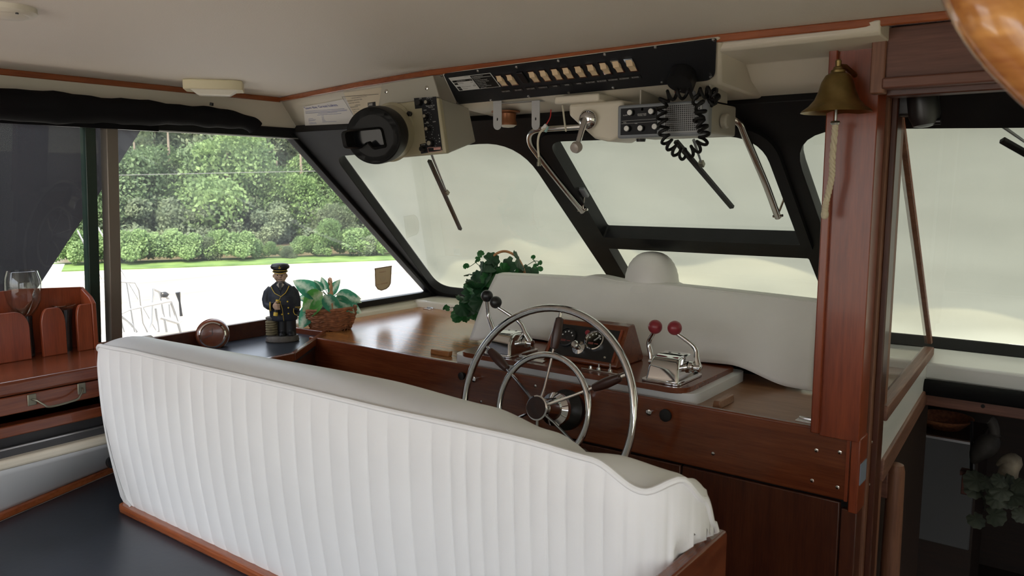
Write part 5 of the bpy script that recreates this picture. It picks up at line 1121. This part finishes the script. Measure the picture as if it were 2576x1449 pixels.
mk('rim', MB().tube([bq(.104*math.cos(a)*(1+.01*math.cos(40*a)),.075*math.sin(a)*(1+.01*math.cos(40*a)),.092+.006*math.cos(a)) for a in [i*2*math.pi/90 for i in range(90)]], .0075, 7, closed=True), WICK, pb_)
mk('filling', MB().ball(bq(0,0,.07), .07, 16, (1.2,.9,.5)), plain('dark moss', (.03,.025,.012), .9, bump=.5, bscale=80), pb_)
for ph in (0,math.pi):
    pts = []
    for i in range(61):
        a = math.pi*i/60; c = bq(.016*0+ .02*math.cos(a), -.07*math.cos(a)*1.0, .088+.128*math.sin(a)); pts.append(c+(dirx*math.cos(i*.55+ph)+V((0,0,1))*math.sin(i*.55+ph))*.0035)
    mk('handle_strand', MB().tube(pts, .005, 6), CANE, pb_)
def leafmesh(name, L, W, fold=.25, droop=.3, n=9, scal=0, mat=None):
    mb = MB(); rows = []
    for i in range(n):
        t = i/(n-1); w_ = W*(math.sin(math.pi*t**.75)**.8)*(1 if t<1 else 0)+.0004
        z = -droop*L*t*t
        rows.append([mb.bm.verts.new((s*w_, L*t, z+abs(s)*w_*fold)) for s in (-1,-.5,0,.5,1)])
    for A,B in zip(rows,rows[1:]):
        for k in range(4): mb.bm.faces.new((A[k],A[k+1],B[k+1],B[k]))
    me = bpy.data.meshes.new(name); mb.bm.to_mesh(me); mb.bm.free(); me.polygons.foreach_set('use_smooth',[True]*len(me.polygons)); me.materials.append(mat); return me
LM1 = leafmesh('variegated_leaf', .115, .034, .25, .35, mat=DL); LM2 = leafmesh('variegated_leaf_bright', .105, .036, .2, .4, mat=DL2)
def leaf_at(me, name, parent, p, tip, up, sc=1.0):
    y = (V(tip)-V(p)).normalized(); z = V(up); z = (z-y*z.dot(y)).normalized(); x = y.cross(z)
    M = Matrix((x*sc,y*sc,z*sc)).transposed().to_4x4(); M.translation = V(p); return inst(me, name, parent, M)
tocam = (-FW).normalized()
def lp(px, py, d): return PL(px,py,bs+diry*d,diry)
LV = [((806,748),(742,700),-.03,LM1,1.05),((812,735),(752,778),-.05,LM2,1.15),((800,765),(740,822),-.03,LM1,1.2),((815,742),(856,792),-.07,LM1,1.05),((830,742),(848,706),.03,LM1,.8),((846,740),(905,752),-.02,LM1,1.0),
      ((840,750),(892,778),-.04,LM1,.9),((800,740),(757,722),.02,LM1,.9),((812,732),(800,712),.0,LM1,.55),((820,730),(812,705),.03,LM1,.6),((812,755),(770,790),-.06,LM2,.85),((796,752),(748,745),.01,LM1,1.0),((845,755),(906,780),.02,LM1,1.0),((806,750),(752,770),.03,LM1,1.1),((850,745),(902,742),.04,LM1,.8),((800,760),(762,745),-.02,LM2,.8)]
for (a,b,d,me,sc) in LV:
    p,q = lp(*a,d), lp(*b,d-.02); L_ = (q-p).length; sc_ = L_/ (.115 if me is LM1 else .105)
    leaf_at(me, 'leaf', pb_, p, q, tocam*.9+V((0,0,.5))+V((random.uniform(-.3,.3),random.uniform(-.3,.3),0)), max(.5,min(sc_,1.4)))
    mk('stalk', MB().tube([bq(0,0,.09), (bq(0,0,.09)+p)/2+V((0,0,.02)), p], .0016, 5), LM1.materials[0], pb_)
# ================================================================== IVY in a cane-handled basket
iv = V((PZ(1215,800,.985).x, 2.78, .984)); iv = V((-2.16,2.60,.984))
ivy = thing('ivy_basket', iv, 'dark green artificial geranium ivy in a cane-handled basket behind the white cover', 'plant basket')
IVD = leafmat('dark ivy leaf', (.013,.055,.022), (.030,.11,.042), 12, .3, .4); IVL = leafmat('bright ivy leaf', (.02,.11,.03), (.05,.22,.06), 12, .3, .4)
def scallop(name, mat):
    mb = MB(); c = mb.bm.verts.new((0,.012,.003)); n = 36; R = []
    for k in range(n):
        a = 2*math.pi*k/n; r = (.030+.0022*math.cos(9*a))*(1-.45*math.exp(-((a-1.5*math.pi)/.28)**2)); R.append(mb.bm.verts.new((r*math.cos(a), .016+r*math.sin(a), -.006*(r/.03)**2+.002*math.cos(9*a))))
    for k in range(n): mb.bm.faces.new((c,R[k],R[(k+1)%n]))
    me = bpy.data.meshes.new(name); mb.bm.to_mesh(me); mb.bm.free(); me.polygons.foreach_set('use_smooth',[True]*len(me.polygons)); me.materials.append(mat); return me
IM1, IM2 = scallop('ivy_leaf', IVD), scallop('ivy_leaf_bright', IVL)
mk('basket', MB().lathe([(.05,0),(.06,.05),(.068,.10),(.062,.10)], iv+V((.14,.06,0)), (0,0,1), 24), WICK, ivy)
ivn = V((-FW.x,-FW.y,0)).normalized()
def iq(px, py, d=0.0): return PL(px,py,iv+ivn*d,ivn)
hp2 = [iq(1222,690),iq(1228,665),iq(1240,645),iq(1258,634),iq(1276,633),iq(1296,643),iq(1308,658),iq(1318,680),iq(1322,700)]
mk('handle', MB().tube(catmull(hp2,6), .0055, 8), CANE, ivy)
ILV = [(1232,655,22),(1215,680,26),(1236,672,20),(1262,680,24),(1282,662,26),(1288,680,26),(1270,690,22),(1303,652,26),(1316,676,22),(1335,680,22),(1240,700,26),(1215,705,28),(1198,720,26),(1225,725,28),(1180,690,15),(1176,718,13),(1210,740,28),(1190,735,24),(1230,750,28),(1178,742,24),(1165,755,22),(1200,762,30),(1160,772,22),(1175,768,24),(1222,770,26),(1205,785,22),(1185,783,22),(1170,792,20),(1150,792,16),(1235,690,26),(1250,690,24),(1300,690,24),(1320,692,18),(1210,760,24),(1195,745,22),(1158,785,20),(1225,700,26),(1180,756,24),(1240,770,20),(1150,800,14),(1246,668,18),(1200,700,22),(1190,710,20),(1310,665,18)]
for i,(px,py,s_) in enumerate(ILV):
    d = random.uniform(-.03,.06) if py < 720 else random.uniform(.0,.09)
    p = iq(px,py,d); up = (tocam+V((random.uniform(-.6,.6),random.uniform(-.6,.6),random.uniform(-.1,.8)))).normalized()
    y = V((random.uniform(-1,1),random.uniform(-1,1),random.uniform(-1,.2))).normalized()
    leaf_at(IM2 if (i%7==3 or py>775) else IM1, 'leaf', ivy, p-y*.012, p+y, up, s_/26*1.42)
for px,py,s_ in ((1213,642,9),(1198,652,7),(1196,660,6),(1174,674,8),(1345,655,7),(1352,662,7),(1356,676,7),(1358,660,6),(1350,670,6),(1120,773,8),(1130,776,7),(1198,797,10),(1340,650,6),(1177,720,10)):
    p = iq(px,py,.05); leaf_at(IM2, 'leaf', ivy, p, p+V((random.uniform(-1,1),random.uniform(-1,1),random.uniform(-.4,.6))), tocam+V((random.uniform(-.8,.8),random.uniform(-.8,.8),.3)), s_/26*1.5)
for pts in ([(1230,690),(1205,668),(1197,658),(1212,645)],[(1197,660),(1186,668),(1176,673)],[(1310,680),(1330,665),(1345,657),(1357,658)],[(1345,657),(1352,668),(1356,676)],[(1230,700),(1190,740),(1165,765),(1130,775),(1120,773)],[(1225,700),(1215,750),(1190,790)]):
    mk('vine', MB().tube(catmull([iq(*p,.02) for p in pts],5), .0014, 5), IVD, ivy)
# small plant in the dark cabin
cpn_ = PY(2520,1240,3.5); cpl = thing('cabin_plant', cpn_, 'pale leaved trailing plant in the dark forward cabin', 'plant')
GL_ = leafmat('grey green leaf', (.05,.065,.045), (.12,.14,.10), 12, .2, .5); IM3 = scallop('grey_leaf', GL_)
for k in range(26):
    p = PY(random.uniform(2440,2590),random.uniform(1200,1270)+ (30 if k%5==0 else 0),random.uniform(3.4,3.6)); leaf_at(IM3,'leaf',cpl,p,p+V((random.uniform(-1,1),-.3,random.uniform(-1,.3))),tocam+V((random.uniform(-.6,.6),0,random.uniform(0,.8))),random.uniform(.9,1.5))
mk('stems', MB().tube(catmull([PY(2445,1215,3.5),PY(2500,1225,3.5),PY(2570,1240,3.5),PY(2600,1290,3.5)],6), .003, 5), GL_, cpl)
# ================================================================== OUTSIDE
GZ = -2.2
def gravelmat():
    mt, t, b = newmat('pale gravel'); L = t.links.new
    tc = t.nodes.new('ShaderNodeTexCoord'); mp = t.nodes.new('ShaderNodeMapping'); mp.inputs['Rotation'].default_value = (0,0,-1.0); mp.inputs['Scale'].default_value = (1,.12,1)
    n = t.nodes.new('ShaderNodeTexNoise'); n.inputs['Scale'].default_value = 1.2; n.inputs['Detail'].default_value = 8
    cr = t.nodes.new('ShaderNodeValToRGB'); e = cr.color_ramp.elements; e[0].position = .35; e[0].color = (.21,.18,.14,1); e[1].position = .6; e[1].color = (.31,.30,.29,1)
    L(tc.outputs['Object'], mp.inputs[0]); L(mp.outputs[0], n.inputs['Vector']); L(n.outputs['Fac'], cr.inputs[0]); L(cr.outputs[0], b.inputs['Base Color']); b.inputs['Roughness'].default_value = .9; return mt
r0, r1 = PZ(150,684,GZ), PZ(1000,655,GZ); rdv = (r1-r0).normalized(); rn = V((-rdv.y,rdv.x,0))
if rn.x > 0: rn = -rn
gnd = ST(mk('ground', MB().box((-160,-120,GZ-.2),(80,140,GZ)), gravelmat()), 'pale sunlit gravel yard around the boat', 'ground')
GRASS = leafmat('grass', (.07,.14,.03), (.17,.27,.07), .8, .3, .8)
mm = r0-rdv*30; ee = r1+rdv*40
verge = MB(); verge.hexa([mm, ee, ee+rn*3.4, mm+rn*3.4, mm+V((0,0,.06)), ee+V((0,0,.06)), ee+rn*3.4+V((0,0,.10)), mm+rn*3.4+V((0,0,.10))])
tag(mk('grass_verge', verge, GRASS), 'strip of short green grass along the far edge of the gravel', 'grass', kind='stuff')
pond = MB(); pond.hexa([mm+rn*3.5, ee+rn*3.5, ee+rn*16, mm+rn*16, mm+rn*3.5+V((0,0,.03)), ee+rn*3.5+V((0,0,.03)), ee+rn*16+V((0,0,.03)), mm+rn*16+V((0,0,.03))])
tag(mk('pond', pond, plain('brown water', (.11,.085,.05), .25, var=.1, vscale=.4)), 'brown still water behind the shrubs', 'water', kind='stuff')
LT1 = leafmat('broad tree foliage', (.075,.125,.062), (.16,.24,.11), .7, .45, .7); LT2 = leafmat('grey green tree foliage', (.095,.135,.085), (.20,.25,.145), .6, .45, .7); LT3 = leafmat('bright shrub foliage', (.11,.185,.075), (.23,.34,.13), .9, .45, .7)
BARK = plain('bark', (.16,.13,.10), .9)
def foliage(mb, c, rad, n, ls, sq=1.0):
    c = V(c)
    for _ in range(n):
        d = V((random.gauss(0,1),random.gauss(0,1),random.gauss(0,1))).normalized(); r = random.uniform(.62,1.03)
        p = c+V((d.x*rad*r, d.y*rad*r, d.z*rad*sq*r))
        a = V((random.uniform(-1,1),random.uniform(-1,1),random.uniform(-1,1))).normalized(); b = a.orthogonal().normalized(); s = ls*random.uniform(.6,1.3)
        v = [mb.bm.verts.new(p+a*s), mb.bm.verts.new(p+b*s*.6), mb.bm.verts.new(p-a*s), mb.bm.verts.new(p-b*s*.6)]; mb.bm.faces.new(v)
def rawmesh(name, mb, mat):
    me = bpy.data.meshes.new(name); mb.bm.to_mesh(me); mb.bm.free(); me.materials.append(mat); return me
def crownmesh(name, rad, h, blobs, per, ls, mat, low=.25):
    mb = MB()
    for k in range(blobs):
        a = random.uniform(0,2*math.pi); z = random.uniform(low,1); rr = rad*(1-.55*z)*random.uniform(.4,1)
        foliage(mb, (rr*math.cos(a), rr*math.sin(a), z*h*.86), rad*random.uniform(.32,.5), per, ls, .85)
    return rawmesh(name, mb, mat)
TM = {'tall': [crownmesh('tall_crown',3.6,15,26,620,.15,m_,.1) for m_ in (LT2,LT1)], 'round': [crownmesh('round_crown',3.4,7.5,22,620,.14,m_,.12) for m_ in (LT1,LT3)], 'bush': [crownmesh('bush_crown',1.5,1.9,12,420,.085,m_,.15) for m_ in (LT3,LT2)]}
tk = MB(); tk.tube([(0,0,0),(.1,.05,3),(0,.1,8)], [.25,.18,.06], 8); TRUNK = rawmesh('trunk', tk, BARK)
def plant(kind, v, px, back, sc, label, grp, hz=1.0):
    b = PZ(px,668,GZ); t = ((b-r0).dot(rdv)); p = r0+rdv*t+rn*back
    r = thing({'tall':'tall_tree','round':'round_tree','bush':'shrub'}[kind], (p.x,p.y,GZ), label, 'shrub' if kind=='bush' else 'tree', grp)
    M = Matrix.Translation(p) @ Matrix.Rotation(random.uniform(0,6.28),4,'Z') @ Matrix.Diagonal((sc,sc,sc*hz,1))
    inst(TM[kind][v], 'crown', r, M)
    if kind != 'bush': inst(TRUNK, 'trunk', r, Matrix.Translation(p) @ Matrix.Diagonal((sc,sc,sc*(.9 if kind=='round' else 1.5),1)))
for i,px in enumerate((120,230,330,430,540,640,730,830,930,1030,1130,1230)):
    plant('tall', 0 if i%3 else 1, px, 24+random.uniform(-2,3), random.uniform(.95,1.25), 'tall grey-green tree at the back of the wood beyond the pond' if i%3 else 'tall deep-green tree at the back of the wood beyond the pond', 'tall trees beyond the pond')
for i,px in enumerate((170,290,400,500,600,690,780,870,960,1060,1160)):
    plant('round', 1 if i in (4,5,7,9) else 0, px, 17+random.uniform(-1.5,1.5), [.85,.9,1.0,.8,1.05,1.0,.75,.9,.85,.95,1][i], 'bright green round-topped tree on the far bank of the pond' if i in (4,5,7,9) else 'dark green round-topped tree on the far bank of the pond', 'round trees beyond the pond', random.uniform(.85,1.1))
for i,px in enumerate((190,235,280,330,380,425,470,515,560,605,650,700,745,790,835,880,925,970,1010,1060,1110)):
    plant('bush', i%5==2, px, 2.6+random.uniform(-.3,.8), [1,.8,.7,.9,.75][i%5]*random.uniform(.8,1.05)*(.6 if 620<px<850 else .95), 'low grey-green shrub on the grass verge' if i%5==2 else 'low bright green shrub on the grass verge', 'shrubs on the verge')
for i,px in enumerate((260,360,450,545,640,735,820,905,985,1080)):
    plant('bush', 1, px, 14+random.uniform(-1,1), random.uniform(1.1,1.6), 'grey-green shrub at the water edge below the trees', 'shrubs on the far bank')
# overhead wire
ya = PL(290,441,r0+rn*6,rn); yb = PL(905,428,r0+rn*6,rn); dw = yb-ya
tag(mk('overhead_wire', MB().tube([ya-dw*1.2,ya-dw*.3,ya,yb,yb+dw*.5,yb+dw*1.5], .014, 6), plain('grey wire', (.14,.14,.14), .6)), 'thin grey overhead wire in front of the trees', 'wire')
# dark hulled neighbour
hull = thing('dark_hulled_boat', (-5.6,-2,GZ), 'glossy black bow of a neighbouring boat close to the port window', 'boat')
st0, st1 = PX(350,334,-5.6), PX(100,716,-5.6); sl = (st1-st0)
def stem(z): return st0+sl*((z-st0.z)/(st1.z-st0.z))
HB = plain('dark hull paint', (.004,.004,.006), .35, spec=.08)
def hullf(u, v):
    z = -1.0+v*4.2; s = stem(z); y = s.y-u*9.0; hw = 1.1*(1-(1-min(1,u*1.5))**2.2)*(.55+.45*min(1,(z+1.0)/3)); return V((-5.6, y, z)), hw
for sg,nm in ((1,'near_side'),(-1,'far_side')):
    mb = MB(); mb.grid(lambda u,v: hullf(u,v)[0]+V((sg*hullf(u,v)[1]-1.75,0,0))*1.0 if False else hullf(u,v)[0]+V((sg*hullf(u,v)[1],0,0)), 30, 12); mk(nm, mb, HB, hull)
mb = MB(); mb.grid(lambda u,v: hullf(u,1.0)[0]+V(((2*v-1)*hullf(u,1.0)[1],0,-.02)), 24, 3); mk('deck', mb, WHITEG, hull)
mk('keel_block', MB().box((-5.9,-6,GZ),(-5.3,-5.4,-.95)), BARK, hull); mk('keel_block', MB().box((-5.9,-3,GZ),(-5.3,-2.4,-.95)), BARK, hull)
# white sailboat with pulpit rails
sb = thing('white_sailboat', (-11.6,2.5,GZ), 'white sailboat bow with stainless pulpit rails outside the port window', 'boat')
wq = lambda px,py,x=-11.6: PX(px,py,x)
hb_ = [wq(60,760),wq(163,664),wq(120,664),wq(20,700),wq(-200,720),wq(-300,900),wq(40,900)]
pr = wq(163,664)
def wh(u, v):
    z0_ = -1.2; z = z0_+(pr.z-z0_)*v; y = pr.y-.9*(1-v)-u*7; hw = 1.3*(1-(1-min(1,u*1.4))**2); return V((-11.6-.0, y, z)), hw
for sg,nm in ((1,'near_side'),(-1,'far_side')):
    mb = MB(); mb.grid(lambda u,v: wh(u,v)[0]+V((sg*wh(u,v)[1],0,0)), 20, 8); mk(nm, mb, WHITEP, sb)
mb = MB(); mb.grid(lambda u,v: wh(u,1)[0]+V(((2*v-1)*wh(u,1)[1],0,0)), 20, 3); mk('deck', mb, WHITEP, sb)
mk('support', MB().box((-11.8,pr.y-4,GZ),(-11.4,pr.y-3.6,-1.1)), BARK, sb); mk('support', MB().box((-11.8,pr.y-6.5,GZ),(-11.4,pr.y-6.1,-1.1)), BARK, sb)
# pulpit of a second white boat: deck low, rails rising into view
pu = thing('white_cruiser', (-8.5,3.2,GZ), 'white cruiser with a stainless bow rail below the port window', 'boat')
vq = lambda px,py,x=-8.1: PX(px,py,x)
def rail(pts, r=.018, nm='rail', x=-8.1): mk(nm, MB().tube([vq(*p,x) for p in pts], r, 8), ALU, pu)
rail([(300,708),(338,710),(350,730),(360,812),(372,835)]); rail([(318,712),(338,835)]); rail([(300,790),(326,778),(420,758),(430,757)]); rail([(300,790),(312,835)]); rail([(300,790),(330,815),(345,835)])
rail([(384,725),(381,810),(370,835)],.02,'rail',-8.5); rail([(384,725),(412,738),(430,757),(440,785),(455,835)],.02,'rail',-8.5); rail([(400,730),(420,835)],.018,'rail',-8.5); rail([(392,775),(400,835)],.016,'rail',-8.5); rail([(402,798),(448,812),(455,805)],.022,'rail',-8.5); rail([(425,765),(428,800)],.012,'rail',-8.5)
mk('cleat', MB().ball(vq(414,741,-8.48), .035, 10, (1,1.4,1)), BLKP, pu); mk('fender_tip', MB().tube([vq(447,735,-8.5),vq(452,760,-8.5),vq(456,795,-8.5)], [.03,.012,.018], 8), BLKP, pu); mk('lamp', MB().ball(vq(424,735,-8.48), .03, 10), WHITEP, pu)
rail([(170,711),(255,707),(330,708)],.015,'life_line',-8.9); rail([(220,530),(262,598),(305,680),(370,790),(395,835)],.008,'forestay',-8.9); rail([(195,580),(258,705)],.008,'forestay',-9.1)
dk = vq(360,846,-8.3)
def cr_(u, v):
    y = 4.6-u*8; hw = 1.5*(1-(1-min(1,u*1.5))**2); z = -1.2+(dk.z+1.2)*v; return V((-8.5, y-.8*(1-v), z)), hw
for sg,nm in ((1,'near_side'),(-1,'far_side')):
    mb = MB(); mb.grid(lambda u,v: cr_(u,v)[0]+V((sg*cr_(u,v)[1],0,0)), 20, 6); mk(nm, mb, WHITEP, pu)
mb = MB(); mb.grid(lambda u,v: cr_(u,1)[0]+V(((2*v-1)*cr_(u,1)[1],0,0)), 20, 3); mk('deck', mb, WHITEP, pu)
mk('support', MB().box((-8.7,.5,GZ),(-8.3,.9,-1.1)), BARK, pu); mk('support', MB().box((-8.7,-2.,GZ),(-8.3,-1.6,-1.1)), BARK, pu)
# hull of this boat, so that it stands on the ground
own = ST(mk('own_hull', MB().hexa([(-2.2,-4,GZ),(-.2,-4,GZ),(-.5,6,GZ),(-1.9,6,GZ),(-3.05,-4,-.80),(.68,-4,-.80),(.68,6,-.80),(-3.05,6,-.80)]), WHITEG), 'white hull of the boat below the wheelhouse', 'hull')
ST(mk('cockpit_sole', MB().box((-2.95,-4,-.3),(.58,-1.6,-.06)), WHITEG), 'white aft cockpit sole behind the wheelhouse', 'floor')
for o in bpy.data.objects:
    if '_o' in o: del o['_o']
